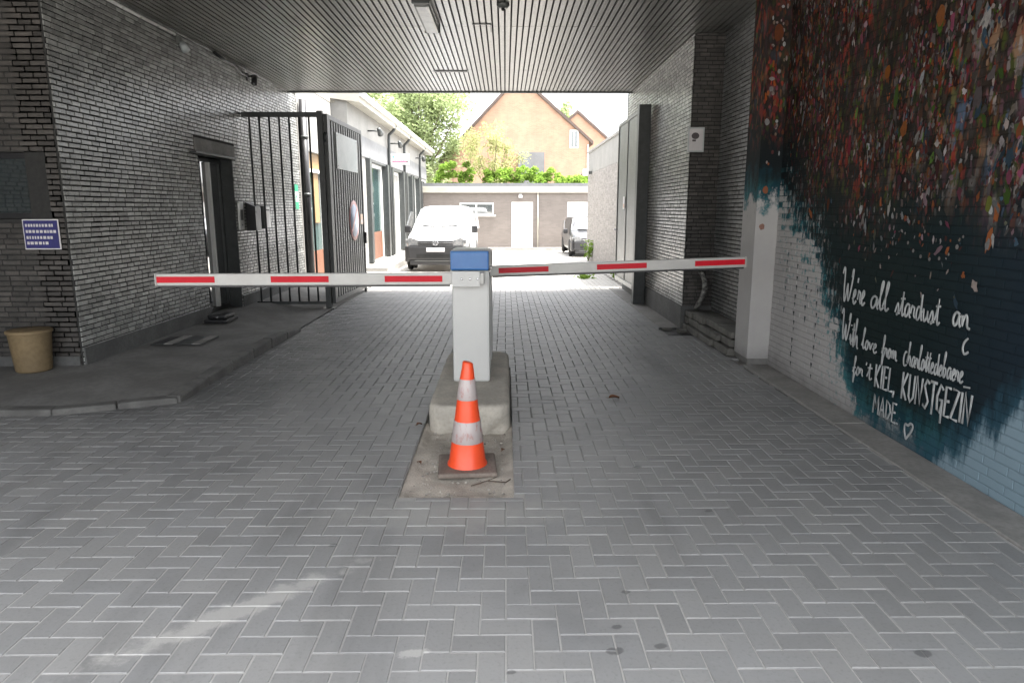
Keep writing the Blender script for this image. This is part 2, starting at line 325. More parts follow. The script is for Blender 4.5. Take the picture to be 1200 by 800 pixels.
# ------------------------------------------------------------------ mesh helpers
class B:
    """collects shapes and links them as one mesh object"""
    def __init__(s): s.v = []; s.f = []; s.m = []; s.mats = []; s.smooth = []
    def mi(s, m):
        if m not in s.mats: s.mats.append(m)
        return s.mats.index(m)
    def add(s, vs, fs, m, smooth=False):
        o = len(s.v); s.v += [tuple(q) for q in vs]; i = s.mi(m)
        for f in fs: s.f.append(tuple(a+o for a in f)); s.m.append(i); s.smooth.append(smooth)
    def box(s, x0, x1, y0, y1, z0, z1, m, rot=None, bev=0.):
        if bev > 0:
            bm = bmesh.new(); bmesh.ops.create_cube(bm, size=1)
            for q in bm.verts: q.co = Vector(((x0+x1)/2+q.co.x*(x1-x0), (y0+y1)/2+q.co.y*(y1-y0), (z0+z1)/2+q.co.z*(z1-z0)))
            bmesh.ops.bevel(bm, geom=bm.edges[:], offset=bev, segments=2, affect='EDGES', profile=.6)
            bm.verts.index_update()
            vs = [q.co.copy() for q in bm.verts]; fs = [[q.index for q in f.verts] for f in bm.faces]; bm.free()
        else:
            vs = [Vector((a, b, c)) for a in (x0, x1) for b in (y0, y1) for c in (z0, z1)]
            fs = [(0, 1, 3, 2), (4, 6, 7, 5), (0, 4, 5, 1), (2, 3, 7, 6), (0, 2, 6, 4), (1, 5, 7, 3)]
        if rot: vs = [rot @ q for q in vs]
        s.add(vs, fs, m, False)
        return s
    def tube(s, pts, r, m, n=10, cap=True, flat=None):
        pts = [Vector(p) for p in pts]; rs = r if isinstance(r, (list, tuple)) else [r]*len(pts)
        vs = []; up = None
        for i, p in enumerate(pts):
            t = (pts[min(i+1, len(pts)-1)] - pts[max(i-1, 0)]).normalized()
            if up is None: up = Vector((0, 0, 1)) if abs(t.z) < .9 else Vector((1, 0, 0))
            a = t.cross(up).normalized(); up2 = a.cross(t).normalized(); up = up2
            for j in range(n):
                an = 2*math.pi*j/n; q = a*math.cos(an)*rs[i]+up2*math.sin(an)*rs[i]
                if flat: q = Vector((q.x*flat, q.y, q.z))
                vs.append(p+q)
        fs = [(i*n+j, i*n+(j+1) % n, (i+1)*n+(j+1) % n, (i+1)*n+j) for i in range(len(pts)-1) for j in range(n)]
        if cap: fs += [tuple(range(n))[::-1], tuple((len(pts)-1)*n+j for j in range(n))]
        s.add(vs, fs, m, True); return s
    def lathe(s, prof, m, n=32, c=(0, 0, 0)):
        vs = [(c[0]+r*math.cos(2*math.pi*j/n), c[1]+r*math.sin(2*math.pi*j/n), c[2]+zz) for r, zz in prof for j in range(n)]
        fs = [(i*n+j, i*n+(j+1) % n, (i+1)*n+(j+1) % n, (i+1)*n+j) for i in range(len(prof)-1) for j in range(n)]
        fs += [tuple(range(n))[::-1], tuple((len(prof)-1)*n+j for j in range(n))]
        s.add(vs, fs, m, True); return s
    def prism(s, poly, axis, a, b, m):
        """poly in the two other axes, extruded along axis from a to b"""
        n = len(poly)
        def P(p, t):
            return {'x': (t, p[0], p[1]), 'y': (p[0], t, p[1]), 'z': (p[0], p[1], t)}[axis]
        vs = [P(p, a) for p in poly]+[P(p, b) for p in poly]
        fs = [tuple(range(n))[::-1], tuple(range(n, 2*n))]+[(i, (i+1) % n, n+(i+1) % n, n+i) for i in range(n)]
        s.add(vs, fs, m); return s
    def build(s, name, parent=None, fix=True):
        me = bpy.data.meshes.new(name); me.from_pydata(s.v, [], s.f)
        for m in s.mats: me.materials.append(M[m] if isinstance(m, str) else m)
        me.polygons.foreach_set('material_index', s.m); me.polygons.foreach_set('use_smooth', s.smooth)
        me.update()
        if fix:
            bm = bmesh.new(); bm.from_mesh(me); bmesh.ops.recalc_face_normals(bm, faces=bm.faces); bm.to_mesh(me); bm.free()
        o = bpy.data.objects.new(name, me); C.objects.link(o)
        if parent: o.parent = parent
        return o
def autosm(o, ang=35):
    me = o.data; bm = bmesh.new(); bm.from_mesh(me)
    for e in bm.edges: e.smooth = not (len(e.link_faces) == 2 and e.calc_face_angle(0) > R_(ang))
    bm.to_mesh(me); bm.free(); return o
def tag(o, label, cat, group=None):
    o['label'] = label; o['category'] = cat
    if group: o['group'] = group
    return o
def thing(name, label, cat, loc=(0, 0, 0), rz=0., group=None):
    o = bpy.data.objects.new(name, None); C.objects.link(o); o.location = loc; o.rotation_euler.z = rz
    o.empty_display_size = .2
    return tag(o, label, cat, group)
def struct(o, kind='structure'): o['kind'] = kind; return o
def copy_tree(o, parent=None):
    c = o.copy(); C.objects.link(c)
    if parent: c.parent = parent
    for ch in list(o.children): copy_tree(ch, c)
    return c

def brick_panel(b, O, U, N, L, H, brick, mortar, holes=(), bl=.165, bh=.0405, jt=.0125, depth=.010, core=.2, v0=0., seed=1, cham=.0038, vary=.2, jit=.0015):
    """masonry of separate chamfered bricks standing proud of their mortar; holes are (u0,u1,v0,v1)"""
    rg = random.Random(seed); O = Vector(O); U = Vector(U); N = Vector(N); Z = Vector((0, 0, 1))
    us = sorted({0., L, *[h[0] for h in holes], *[h[1] for h in holes]}); us = [u for u in us if 0 <= u <= L]
    def put(vs, fs, m): b.add([O+U*a+Z*c+N*d for a, c, d in vs], fs, m)
    for a, c in zip(us[:-1], us[1:]):
        segs = [(v0, H)]
        for h in holes:
            if h[0] < (a+c)/2 < h[1]:
                segs = [q for s0, s1 in segs for q in ((s0, min(s1, h[2])), (max(s0, h[3]), s1)) if q[1]-q[0] > 1e-4]
        for s0, s1 in segs:
            vs = [(p, q, d) for p in (a, c) for q in (s0, s1) for d in (-core, 0)]
            put(vs, [(0, 1, 3, 2), (4, 6, 7, 5), (0, 4, 5, 1), (2, 3, 7, 6), (0, 2, 6, 4), (1, 5, 7, 3)], mortar)
    row = 0; vv = v0
    while vv < H-.01:
        v1 = min(vv+bh, H); off = (row % 2)*(bl/2)+rg.uniform(-.02, .02); u = -off
        while u < L:
            bw = bl*rg.uniform(1-vary, 1+vary); a, c = u, u+bw-jt; u += bw
            segs = [(max(a, 0), min(c, L))]
            for h in holes:
                if h[2] < v1-.004 and h[3] > vv+.004:
                    segs = [q for s0, s1 in segs for q in ((s0, min(s1, h[0])), (max(s0, h[1]), s1))]
            for s0, s1 in segs:
                if s1-s0 < .02: continue
                d = depth+rg.uniform(-jit, jit); e = cham; q0, q1 = vv+rg.uniform(-.0018, .0018), v1+rg.uniform(-.0018, .0018)
                t = rg.uniform(-.0012, .0012)
                vs = [(s0, q0, 0), (s1, q0, 0), (s1, q1, 0), (s0, q1, 0), (s0, q0, d-e), (s1, q0, d-e), (s1, q1, d-e), (s0, q1, d-e),
                      (s0+e, q0+e, d+t), (s1-e, q0+e, d-t), (s1-e, q1-e, d-t), (s0+e, q1-e, d+t)]
                fs = [(8, 9, 10, 11)]+[(i+4, (i+1) % 4+4, (i+1) % 4+8, i+8) for i in range(4)]+[(i, (i+1) % 4, (i+1) % 4+4, i+4) for i in range(4)]
                put(vs, fs, brick)
        vv += bh+jt; row += 1

# ------------------------------------------------------------------ ground
CEIL = 4.05; YEND = 14.5; YSTART = 1.45
def gz(y):                                    # the court falls gently away
    return 0. if y < 19 else (-.17*(y-19)/13 if y < 32 else -.17)
b = B(); ys = [-400, -60, -20, 0, 14.4, 19, 25, 32, 60, 150, 600]; xs = [-500, -60, -12, 0, 12, 60, 500]
vs = [(xx, yy, gz(yy)-.045) for yy in ys for xx in xs]; nx = len(xs)
b.add(vs, [(j*nx+i, j*nx+i+1, (j+1)*nx+i+1, (j+1)*nx+i) for j in range(len(ys)-1) for i in range(nx-1)], 'ground')
struct(b.build('ground'))

def wave(X, Y): return .004*math.sin(X*1.7+.5)*math.sin(Y*1.1)
def herringbone():
    w_ = .11; jt = .006; ch = .003; b = B(); rg = random.Random(3)
    i0, i1, j0, j1 = int(-9/w_), int(2.64/w_), int(-3.5/w_), int(19/w_)
    bad = lambda X, Y: (X < -3.3 and 6.1 < Y < 9.) or (X < -3.5 and 5.9 < Y < 15) or (X < -3.6 and Y > 15)
    RX0, RX1, RY0, RY1 = -.655, .05, 3.9, 7.3
    def brick(x0, x1, y0, y1):
        cx, cy = (x0+x1)/2, (y0+y1)/2
        if bad(cx, cy): return
        if x0 < RX1 and x1 > RX0 and y0 < RY1 and y1 > RY0:          # cut to the edge of the island strip
            cuts = [(RX1-x0, 'x0', RX1), (x1-RX0, 'x1', RX0), (RY1-y0, 'y0', RY1), (y1-RY0, 'y1', RY0)]
            _, k, val = min(cuts)
            if k == 'x0': x0 = val
            elif k == 'x1': x1 = val
            elif k == 'y0': y0 = val
            else: y1 = val
            if x1-x0 < .012 or y1-y0 < .012: return
            cx, cy = (x0+x1)/2, (y0+y1)/2
        g = jt/2*rg.uniform(.7, 1.5); x0 += g; x1 -= g; y0 += g; y1 -= g
        h = rg.uniform(-.001, .001); tx, ty = rg.uniform(-.006, .006), rg.uniform(-.006, .006)
        wv = wave(cx, cy)
        Zf = lambda X, Y: h+wv+(X-cx)*tx+(Y-cy)*ty
        top = [(x0+ch, y0+ch), (x1-ch, y0+ch), (x1-ch, y1-ch), (x0+ch, y1-ch)]; lo = [(x0, y0), (x1, y0), (x1, y1), (x0, y1)]
        vs = [(X, Y, Zf(X, Y)) for X, Y in top]+[(X, Y, Zf(X, Y)-ch) for X, Y in lo]+[(X, Y, -.03) for X, Y in lo]
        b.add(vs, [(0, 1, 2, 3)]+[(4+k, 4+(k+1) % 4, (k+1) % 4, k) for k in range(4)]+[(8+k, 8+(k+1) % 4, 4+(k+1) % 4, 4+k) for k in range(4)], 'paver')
    for j in range(j0, j1):
        for i in range(i0, i1):
            q = (i-j) % 4
            if q == 0: brick(i*w_, (i+2)*w_, j*w_, (j+1)*w_)
            elif q == 3: brick(i*w_, (i+1)*w_, j*w_, (j+2)*w_)
    o = b.build('paved_drive', fix=False)
    return o
struct(herringbone())
b = B()                                        # joint sand under the pavers: full near the street, washed out further in
def sheet(x0, x1, y0, y1, dz, m='joint'):
    nx, ny = max(2, int((x1-x0)/.25)), max(2, int((y1-y0)/.25))
    vs = [(x0+(x1-x0)*i/nx, y0+(y1-y0)*j/ny) for j in range(ny+1) for i in range(nx+1)]
    b.add([(X, Y, wave(X, Y)+dz) for X, Y in vs], [(j*(nx+1)+i, j*(nx+1)+i+1, (j+1)*(nx+1)+i+1, (j+1)*(nx+1)+i) for j in range(ny) for i in range(nx)], m, True)
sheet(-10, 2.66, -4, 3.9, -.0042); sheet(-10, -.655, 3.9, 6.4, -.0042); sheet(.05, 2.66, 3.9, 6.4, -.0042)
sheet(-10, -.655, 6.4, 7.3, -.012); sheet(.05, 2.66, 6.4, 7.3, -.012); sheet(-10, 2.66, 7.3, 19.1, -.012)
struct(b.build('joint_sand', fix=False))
# concrete edge strip along the mural wall and on to the gate
b = B()
for y0, y1 in ((-4, -1.5), (-1.495, 1), (1.005, 3.2), (3.205, 5.3), (5.305, 7.43)):
    b.box(2.665, 2.936, y0, y1, -.1, .014+rnd.uniform(-.003, .003), 'concrete', bev=.008)
for y0, y1 in ((9.9, 11.2), (11.205, 12.8), (12.805, 14.9)):
    b.box(2.28, 2.575, y0, y1, -.1, .014, 'concrete', bev=.006)
struct(b.build('concrete_edge_strip'))
# sunken strip of soil in front of the island
b = B(); n, k_ = 24, 46; vs = []
for j in range(k_+1):
    for i in range(n+1):
        Y = 3.9+1.5*j/k_; X0 = -.655+.0*j; X = X0+(.05-X0)*i/n
        edge = min(i, n-i, j)/3.
        zz = -.028+.012*math.sin(9*X+4*Y)*math.sin(7*Y)+rnd.uniform(-.004, .004)
        vs.append((X, Y, zz if edge > .5 else -.012))
b.add(vs, [(j*(n+1)+i, j*(n+1)+i+1, (j+1)*(n+1)+i+1, (j+1)*(n+1)+i) for j in range(k_) for i in range(n)], 'soil', True)
struct(b.build('soil_patch'))
b = B()
for q in range(420):
    X, Y = rnd.uniform(-.63, .03), rnd.uniform(3.93, 5.2); r = rnd.choice((.003, .004, .005, .008, .013)); zz = -.022
    vs = [(X+r*rnd.uniform(.7, 1.2)*a, Y+r*rnd.uniform(.7, 1.2)*c, zz+r*.7*d) for a, c, d in ((1, 0, 0), (0, 1, 0), (-1, 0, 0), (0, -1, 0), (0, 0, 1), (0, 0, -1))]
    b.add(vs, [(0, 1, 4), (1, 2, 4), (2, 3, 4), (3, 0, 4), (1, 0, 5), (2, 1, 5), (3, 2, 5), (0, 3, 5)], 'pebble')
struct(tag(b.build('gravel'), 'loose gravel scattered over the soil strip around the cone', 'gravel'), 'stuff')

# raised pavement on the left
PAV = .12
def yfront(X): return 5.97 if X > -3.0 else (5.97+(X+2.95)*.41 if X > -3.85 else 5.60+(X+3.85)*.03)
def lipf(X): return .07*max(0, min(1, (-2.85-X)/.25))
def pavement():
    b = B(); vs = []; n = 40; k_ = 50
    for i in range(n+1):
        X = -9.5+6.45*(i/n)**.55
        for j in range(k_+1):
            y0 = yfront(X)+.07; Y = y0+(15.6-y0)*j/k_
            Xs = X+(.05 if i == n and Y > 9.4 else 0)
            zz = PAV
            if Y > 8.9: zz = max(.012, PAV-.10*min(1, (Y-8.9)/.9)*max(0, min(1, (X+4.1)/.6)))
            lip = lipf(X)*max(0, 1-max(0, Y-y0-.1)/.9)
            lip += max(0, 7.3-Y)*.045*max(0, min(1, (X+3.9)/.7))*(1-min(1, lip/.06))
            vs.append((Xs, Y, zz-lip-(.012 if j == 0 else 0)+.003*math.sin(3*X+2*Y)))
    m_ = k_+1
    b.add(vs, [(i*m_+j, (i+1)*m_+j, (i+1)*m_+j+1, i*m_+j+1) for i in range(n) for j in range(k_)], 'concrete_dark', True)
    return struct(b.build('pavement', fix=False))
pavement()
b = B()                                         # kerb stones, the last ones sunk
def kerbstone(p, q, h, dh=0.):                         # outer edge from p to q, stone on its left
    p, q = Vector((*p, 0)), Vector((*q, 0)); d = (q-p); L = d.length; a = math.atan2(d.y, d.x)
    b.box(.004, L-.004, 0, .135, -.1, h, 'kerb', rot=Matrix.Translation(p) @ Matrix.Rotation(a, 4, 'Z') @ Matrix.Rotation(-dh/L, 4, 'Y'), bev=.022)
y = 5.99
while y < 9.25:
    y1 = y+.62; kh = lambda q: PAV+.006-max(0, q-8.75)*.085-max(0, 7.3-q)*.045
    kerbstone((-2.94, y), (-2.94, y1), kh(y)+rnd.uniform(-.003, .003), kh(y1)-kh(y)); y = y1
xx = -2.95
while xx > -9.4:
    x1 = xx-(.45 if xx > -3.8 else .62); kerbstone((x1, yfront(x1)), (xx, yfront(xx)), PAV-lipf((x1+xx)/2)+.004+rnd.uniform(-.004, .004)); xx = x1
struct(b.build('kerb'))

# ------------------------------------------------------------------ passage ceiling
ce = thing('passage_ceiling', 'grey slatted metal ceiling over the covered driveway', 'ceiling', (0, 9, CEIL)); 
def local(o): return o
b = B(); p = .08; x0 = -9.6
seams = [YSTART, 4.5, 7.0, 9.5, 12.35, YEND]
while x0 < 3.4:
    for s0, s1 in zip(seams[:-1], seams[1:]):
        dz = rnd.uniform(-.0015, .0015); a = x0+.011; c = x0+p-.011
        b.box(a, c, s0-9+.004, s1-9-.004, dz, .018+dz, 'slat')
    x0 += p
b.build('slats', ce)
b = B().box(-9.6, 3.4, YSTART-9, YEND-9, .035, .6, 'void'); b.build('backing_board', ce)
b = B().box(-9.6, 3.4, YEND-9+.002, YEND-9+.05, -.03, .9, 'steel_grey').build('edge_trim', ce)
tag(ce, 'grey slatted metal ceiling over the covered driveway', 'ceiling')
struct(ce)
B().box(-9.6, 3.4, YSTART-9-.3, YSTART-9-.002, -.75, .9, 'steel_grey').build('added_shade_beam', ce)  # unseen beam added at the entrance to cut light from the street
vn = thing('ceiling_vent', 'narrow dark vent slot cut in the slatted ceiling near the courtyard', 'vent', (-.93, 12.42, CEIL))
b = B().box(-.3, .3, -.07, .07, -.006, -.002, 'steel_dark'); b.build('plate', vn)
b = B()
for i in range(5): b.box(-.28, .28, -.055+.025*i, -.043+.025*i, -.012, -.0062, 'black_plastic')
b.build('grille', vn)
# lamp fitting
lf = thing('ceiling_lamp', 'long clear plastic batten lamp fixed under the slatted ceiling', 'lamp', (-.93, 8.75, CEIL))
B().box(-.09, .09, -.62, .62, -.05, -.002, 'steel_grey', bev=.01).build('housing', lf)
d_ = B().box(-.085, .085, -.6, .6, -.125, -.052, 'diffuser', bev=.025).build('diffuser', lf)
B().tube([(0, -.56, -.045), (0, .56, -.045)], .006, 'white_paint').build('tube', lf)
B().box(-.1, .1, -.66, -.621, -.11, -.002, 'steel_dark', bev=.008).build('end_cap', lf); B().box(-.1, .1, .621, .66, -.11, -.002, 'steel_dark', bev=.008).build('end_cap', lf)
dt = thing('smoke_detector', 'small round grey detector on the slatted ceiling right of the batten lamp', 'detector', (-.02, 8.5, CEIL))
B().lathe([(.075, -.002), (.075, -.02), (.055, -.045), (.03, -.05)], 'steel_grey', 24).build('body', dt); B().lathe([(.02, -.051), (.02, -.07), (.008, -.078)], 'black_plastic', 12).build('sensor', dt)
tag(B().box(-.42, -.18, 9.36, 9.375, CEIL-.012, CEIL-.003, 'black_plastic').box(-.19, -.175, 9.38, 9.75, CEIL-.012, CEIL-.003, 'black_plastic').build('loose_cable'), 'short black cable lying against the ceiling slats', 'cable')

# ------------------------------------------------------------------ left wall
XL = -4.4
lw = thing('brick_wall', 'long grey glazed brick wall on the left with a glass door', 'wall', (XL, 7.0, 0))
DO = (3.12, 4.38, .1, 2.52)
b = B(); brick_panel(b, (0, 0, 0), (0, 1, 0), (1, 0, 0), 8.05, CEIL, 'glaze', 'mortar', [DO, (3.02, 4.48, 2.52, 2.72)], v0=.0, core=.34, seed=4); b.build('brickwork', lw)
b = B()
for a, c in ((0, 3.12), (4.40, 8.05)): b.box(.011, .03, a, c, .0, .30, 'plinth', bev=.004)
b.build('plinth', lw)
B().box(-.05, .018, 3.022, 4.478, 2.522, 2.718, 'concrete', bev=.005).build('lintel', lw)
B().box(-.1, .11, 2.86, 4.30, 2.488, 2.516, 'steel_dark', bev=.004).build('door_canopy', lw)
dr = B()
for a, c, e, f_ in ((3.122, 3.17, .1, 2.486), (4.33, 4.378, .1, 2.486), (3.171, 4.329, 2.43, 2.486), (3.171, 4.329, .1, .19)):
    dr.box(-.26, -.19, a, c, e, f_, 'steel_dark', bev=.004)
dr.box(-.335, -.03, 4.379, 4.3795+.0003, .1, 2.5, 'steel_dark')
do = dr.build('door', lw)
B().box(-.235, -.225, 3.171, 4.329, .191, 2.429, 'glass').build('glass', do)
B().tube([(-.16, 3.36, .95), (-.16, 3.36, 1.75)], .014, 'chrome').tube([(-.16, 3.36, 1.0), (-.2, 3.36, 1.0)], .008, 'chrome').tube([(-.16, 3.36, 1.7), (-.2, 3.36, 1.7)], .008, 'chrome').build('handle', do)
B().box(-.255, -.17, 3.88, 3.94, .191, 2.429, 'white_paint', bev=.004).build('mullion', do)
B().box(-.33, -.02, 4.3805-.052, 4.3805-.05, .1, .11, 'plinth').build('threshold', do)
B().box(-.335, .0, 4.3783, 4.3795, .1, 2.486, 'steel_dark').build('jamb_lining', lw)

b = B()
for q in ((-2.2, -2.1, 2.6, 4.9, 0, 2.9), (-2.1, -.342, 2.5, 2.6, 0, 2.9), (-2.1, -.342, 4.9, 5.0, 0, 2.9), (-2.2, -.342, 2.5, 5.0, 2.9, 3.0), (-2.2, -.342, 2.5, 5.0, -.1, .08)): b.box(*q, 'plinth')
b.build('door_light_block', lw)  # closed box added behind the door opening to stop sky light leaking in
fw = thing('brick_wall', 'dark brown brick return wall facing the street at the far left, with window', 'wall', (-4.42, 7.0, 0))
b = B(); brick_panel(b, (0, 0, 0), (-1, 0, 0), (0, -1, 0), 5.2, CEIL, 'brown_brick', 'mortar', [(.12, 1.3, 1.62, 2.27)], core=.3, seed=9); b.build('brickwork', fw)
sw = thing('brick_wall', 'plain dark brick side wall added out of view to shade the left of the forecourt', 'wall', (-6.3, 1.5, 0))  # unseen wall added to block light from the left
b = B(); brick_panel(b, (0, 0, 0), (0, 1, 0), (1, 0, 0), 5.48, CEIL, 'brown_brick', 'mortar', core=.3, seed=8); b.build('brickwork', sw)
b = B()
for q in ((-1.5, .02, .9, 1.0, 1.4, 2.5), (-1.5, -1.4, .302, .899, 1.4, 2.5), (-.08, .02, .302, .899, 1.4, 2.5), (-1.399, -.081, .302, .899, 2.4, 2.5), (-1.399, -.081, .302, .899, 1.4, 1.5)): b.box(*q, 'void')
b.build('window_light_block', fw)  # black box added behind the window so no sky shows through the gaps
wf = B().box(-.18, -.122, .03, .09, 1.625, 2.265, 'black_plastic').box(-1.298, -1.24, .03, .09, 1.625, 2.265, 'black_plastic').box(-1.239, -.181, .03, .09, 2.21, 2.265, 'black_plastic').box(-1.239, -.181, .03, .09, 1.625, 1.68, 'black_plastic').build('window', fw)
B().box(-1.239, -.181, .05, .06, 1.681, 2.209, 'glass').build('pane', wf)
B().box(-5.2, 0, -.03, -.012, 0, .22, 'plinth', bev=.004).build('plinth', fw)
bs = thing('wall_sign', 'blue sign with white rim and faded writing on the far left brick wall', 'sign', (-4.47, 6.985, 1.32))
B().box(-.36, 0, -.012, -.004, 0, .30, 'paper', bev=.002).build('backing', bs)
B().box(-.348, -.012, -.016, -.0121, .012, .288, 'blue_sign').build('face', bs)
b = B()
for z_, a, c in ((.225, -.33, -.05), (.165, -.33, -.03), (.105, -.33, -.07), (.05, -.33, -.12)):
    xx = a
    b = B()
    while xx < c:
        w2 = rnd.uniform(.012, .03); b.box(xx, min(xx+w2, c), -.0185, -.0162, z_, z_+.028, 'paper'); xx += w2+rnd.uniform(.008, .014)
    b.build('writing', bs)
tb = thing('waste_bin', 'tan bin standing at the foot of the far left wall', 'bin', (-4.77, 6.78, PAV))
B().lathe([(.15, 0), (.16, .02), (.19, .40), (.195, .41), (.18, .405), (.15, .03)], 'card', 28).build('body', tb); B().lathe([(.198, .385), (.203, .39), (.203, .415), (.190, .42)], 'card', 28).build('rim', tb)

# objects on the left wall
def wallthing(name, label, cat, y, z_, group=None): return thing(name, label, cat, (XL+.012, y, z_), 0, group)
ic = wallthing('intercom', 'flat pale intercom panel beside the glass door', 'intercom', 11.53, 1.38)
B().box(0, .03, -.1, .1, 0, .46, 'white_paint', bev=.006).build('plate', ic); B().box(.0302, .034, -.055, .055, .16, .33, 'steel_grey').build('screen', ic); B().lathe([(.012, 0), (.012, .006), (.006, .008)], 'chrome', 12).build('button', ic).matrix_local = Matrix.Translation((.03, 0, .08)) @ Matrix.Rotation(math.pi/2, 4, 'Y')
bx_ = wallthing('letter_box', 'black letter box with hooded top on the left wall', 'letter box', 11.93, 1.36)
B().prism([(0, 0), (.16, 0), (.16, .40), (0, .47)], 'y', -.13, .13, 'black_plastic').build('box', bx_); B().box(.1605, .164, -.1, .1, .29, .33, 'steel_dark').build('flap', bx_)
gx_ = wallthing('letter_box', 'grey metal letter box with white front next to the gate railing', 'letter box', 12.38, 1.38)
B().box(0, .16, -.15, .15, 0, .40, 'steel_grey', bev=.008).build('box', gx_); B().box(.161, .168, -.13, .13, .02, .38, 'white_paint', bev=.002).build('front', gx_); B().box(.1682, .171, -.09, .09, .31, .335, 'black_plastic').build('slot', gx_)
sg = wallthing('safety_sign', 'tall green and white safety sign on the brick wall behind the railing', 'sign', 14.72, 1.72)
B().box(0, .006, -.11, .11, 0, .50, 'green_sign').build('panel', sg); B().box(.0062, .008, -.10, .10, .15, .36, 'paper').build('white_field', sg)
B().lathe([(.018, 0), (.018, .002)], 'green_sign', 12, ).build('pictogram', sg).matrix_local = Matrix.Translation((.0085, -.02, .315)) @ Matrix.Rotation(math.pi/2, 4, 'Y')
B().prism([(-.06, .17), (-.03, .18), (-.02, .24), (.03, .18), (.06, .19), (.02, .25), (.01, .29), (-.04, .29), (-.07, .25), (-.05, .24), (-.03, .26), (-.05, .21)], 'x', .0083, .0098, 'green_sign').build('running_figure', sg)
# camera on a bracket and cable, conduit, little lamp
cm = wallthing('security_camera', 'black security camera hanging under the ceiling on the left wall', 'camera', 12.3, 3.88)
B().box(0, .03, -.05, .05, -.02, .1, 'black_plastic', bev=.006).build('mount', cm); B().tube([(.03, 0, .05), (.1, -.04, .05), (.14, -.06, .0)], .018, 'black_plastic').build('arm', cm)
B().tube([(.13, .0, .04), (.17, -.16, -.09)], .048, 'black_plastic', 14).build('body', cm); B().tube([(.171, -.163, -.092), (.175, -.18, -.105)], .034, 'glass', 14).build('lens', cm)
tag(B().tube([(XL+.03, 10.95, 4.03), (XL+.035, 11.3, 3.99), (XL+.03, 11.65, 4.0), (XL+.03, 12.0, 3.93), (XL+.03, 12.24, 3.93)], .022, 'black_plastic').build('wall_cable'), 'sagging black cable leading to the security camera', 'cable')
cdn = thing('cable_conduit', 'thin pale conduit clipped along the top of the left wall', 'conduit', (XL+.03, 7.4, 3.985))
B().tube([(0, 0, 0), (0, 2.28, 0)], .02, 'white_paint').build('pipe', cdn)
for q in range(6): B().box(-.016, .016, .2+.4*q, .23+.4*q, -.02, .017, 'alu').build('clip', cdn)
wl = wallthing('wall_lamp', 'little grey lamp at the end of the pale conduit', 'lamp', 9.78, 3.86)
B().box(0, .05, -.04, .04, .02, .12, 'steel_grey', bev=.006).build('mount', wl); B().tube([(.06, 0, .04), (.12, -.02, -.06)], [.04, .055], 'sign_grey', 14).build('shade', wl)
# floor things on the pavement
gr = thing('cellar_grate', 'dark cellar grate set in the raised pavement between two pale strips', 'grate', (-3.9, 8.3, PAV+.009))
B().box(-.34, .26, -.26, .26, 0, .006, 'steel_dark').build('plate', gr)
for xx in (-.13, .20): B().box(xx-.05, xx+.05, -.27, .27, .0065, .016, 'concrete', bev=.002).build('strip', gr)
b = B()
for i in range(9): b.box(-.335+.02*i, -.327+.02*i, -.24, .24, .0065, .010, 'black_plastic')
b.build('bars', gr)
sh = thing('door_shoe', 'black lump of a boot scraper on the pavement by the glass door', 'boot scraper', (-4.13, 9.85, PAV))
B().box(-.16, .16, -.22, .22, .0, .05, 'black_plastic', bev=.015).build('base', sh); B().box(-.13, .15, -.18, .14, .051, .12, 'black_plastic', bev=.03).build('brush', sh); B().tube([(-.02, -.185, .08), (.04, -.185, .085)], .008, 'chrome').build('badge', sh)
sh.name = 'boot_scraper'

# ------------------------------------------------------------------ left gate
gy0 = 11.9
gl = thing('railing', 'fixed dark steel railing of thin bars between wall and gate post', 'railing', (-4.38, gy0, 0))
B().box(0, 1.25, -.03, .03, 3.22, 3.30, 'steel_dark', bev=.004).build('top_rail', gl)
B().box(.05, 1.25, -.025, .025, .09, .14, 'steel_dark', bev=.004).build('bottom_rail', gl)
b0 = B().tube([(0, 0, .14), (0, 0, 3.22)], .017, 'steel_dark', 8).build('bar', gl); b0.location = (.12, 0, 0)
for xx in (.285, .45, .615, .78, .945, 1.11):
    c = b0.copy(); C.objects.link(c); c.parent = gl; c.location = (xx, 0, 0)
B().box(1.251, 1.345, -.05, .05, 0, 3.32, 'steel_dark', bev=.006).build('post', gl)
B().box(1.19, 1.40, -.09, .09, -.02, .025, 'steel_dark', bev=.004).build('foot_plate', gl)
gt = thing('metal_gate', 'open dark steel gate leaf of upright slats carrying a white panel and a round sign', 'gate', (-3.0, gy0+.02, 0), R_(-1.0))
GL = 2.55
for nm, a, c, e, f_ in (('frame_post', 0, .09, .1, 3.28), ('frame_post', GL-.08, GL, .1, 3.28), ('frame_rail', .091, GL-.081, 3.2, 3.28), ('frame_rail', .091, GL-.081, .1, .18)):
    B().box(-.03, .03, a, c, e, f_, 'steel_dark', bev=.004).build(nm, gt)
b = B(); yy = .115
while yy < GL-.1: b.box(-.012, .022, yy, yy+.085, .181, 3.199, 'gate_slat', bev=.003); yy += .168
b.box(-.026, -.018, .091, GL-.081, .181, 3.199, 'steel_dark'); b.build('slats', gt)
B().tube([(0, GL-.03, -.02), (0, GL-.03, .1)], .025, 'steel_dark').build('drop_bolt', gt)
B().box(.03, .07, GL-.09, GL+.02, 1.02, 1.25, 'black_plastic', bev=.008).build('lock_case', gt)
for z_ in (.5, 2.9): B().tube([(-.005, -.025, z_-.08), (-.005, -.025, z_+.08)], .028, 'steel_dark').build('hinge', gt)
gm = gt.matrix_world
def ongate(name, label, cat, y, z_):
    o = thing(name, label, cat, (-3.0+.028+math.sin(R_(1.0))*y, gy0+.02+math.cos(R_(1.0))*y, z_), R_(-1.0)); return o
ws = ongate('notice_board', 'faded white rectangular panel high on the open gate leaf', 'sign', 1.28, 2.42)
B().box(0, .012, -.78, .78, 0, .62, 'sign_grey', bev=.003).build('panel', ws)
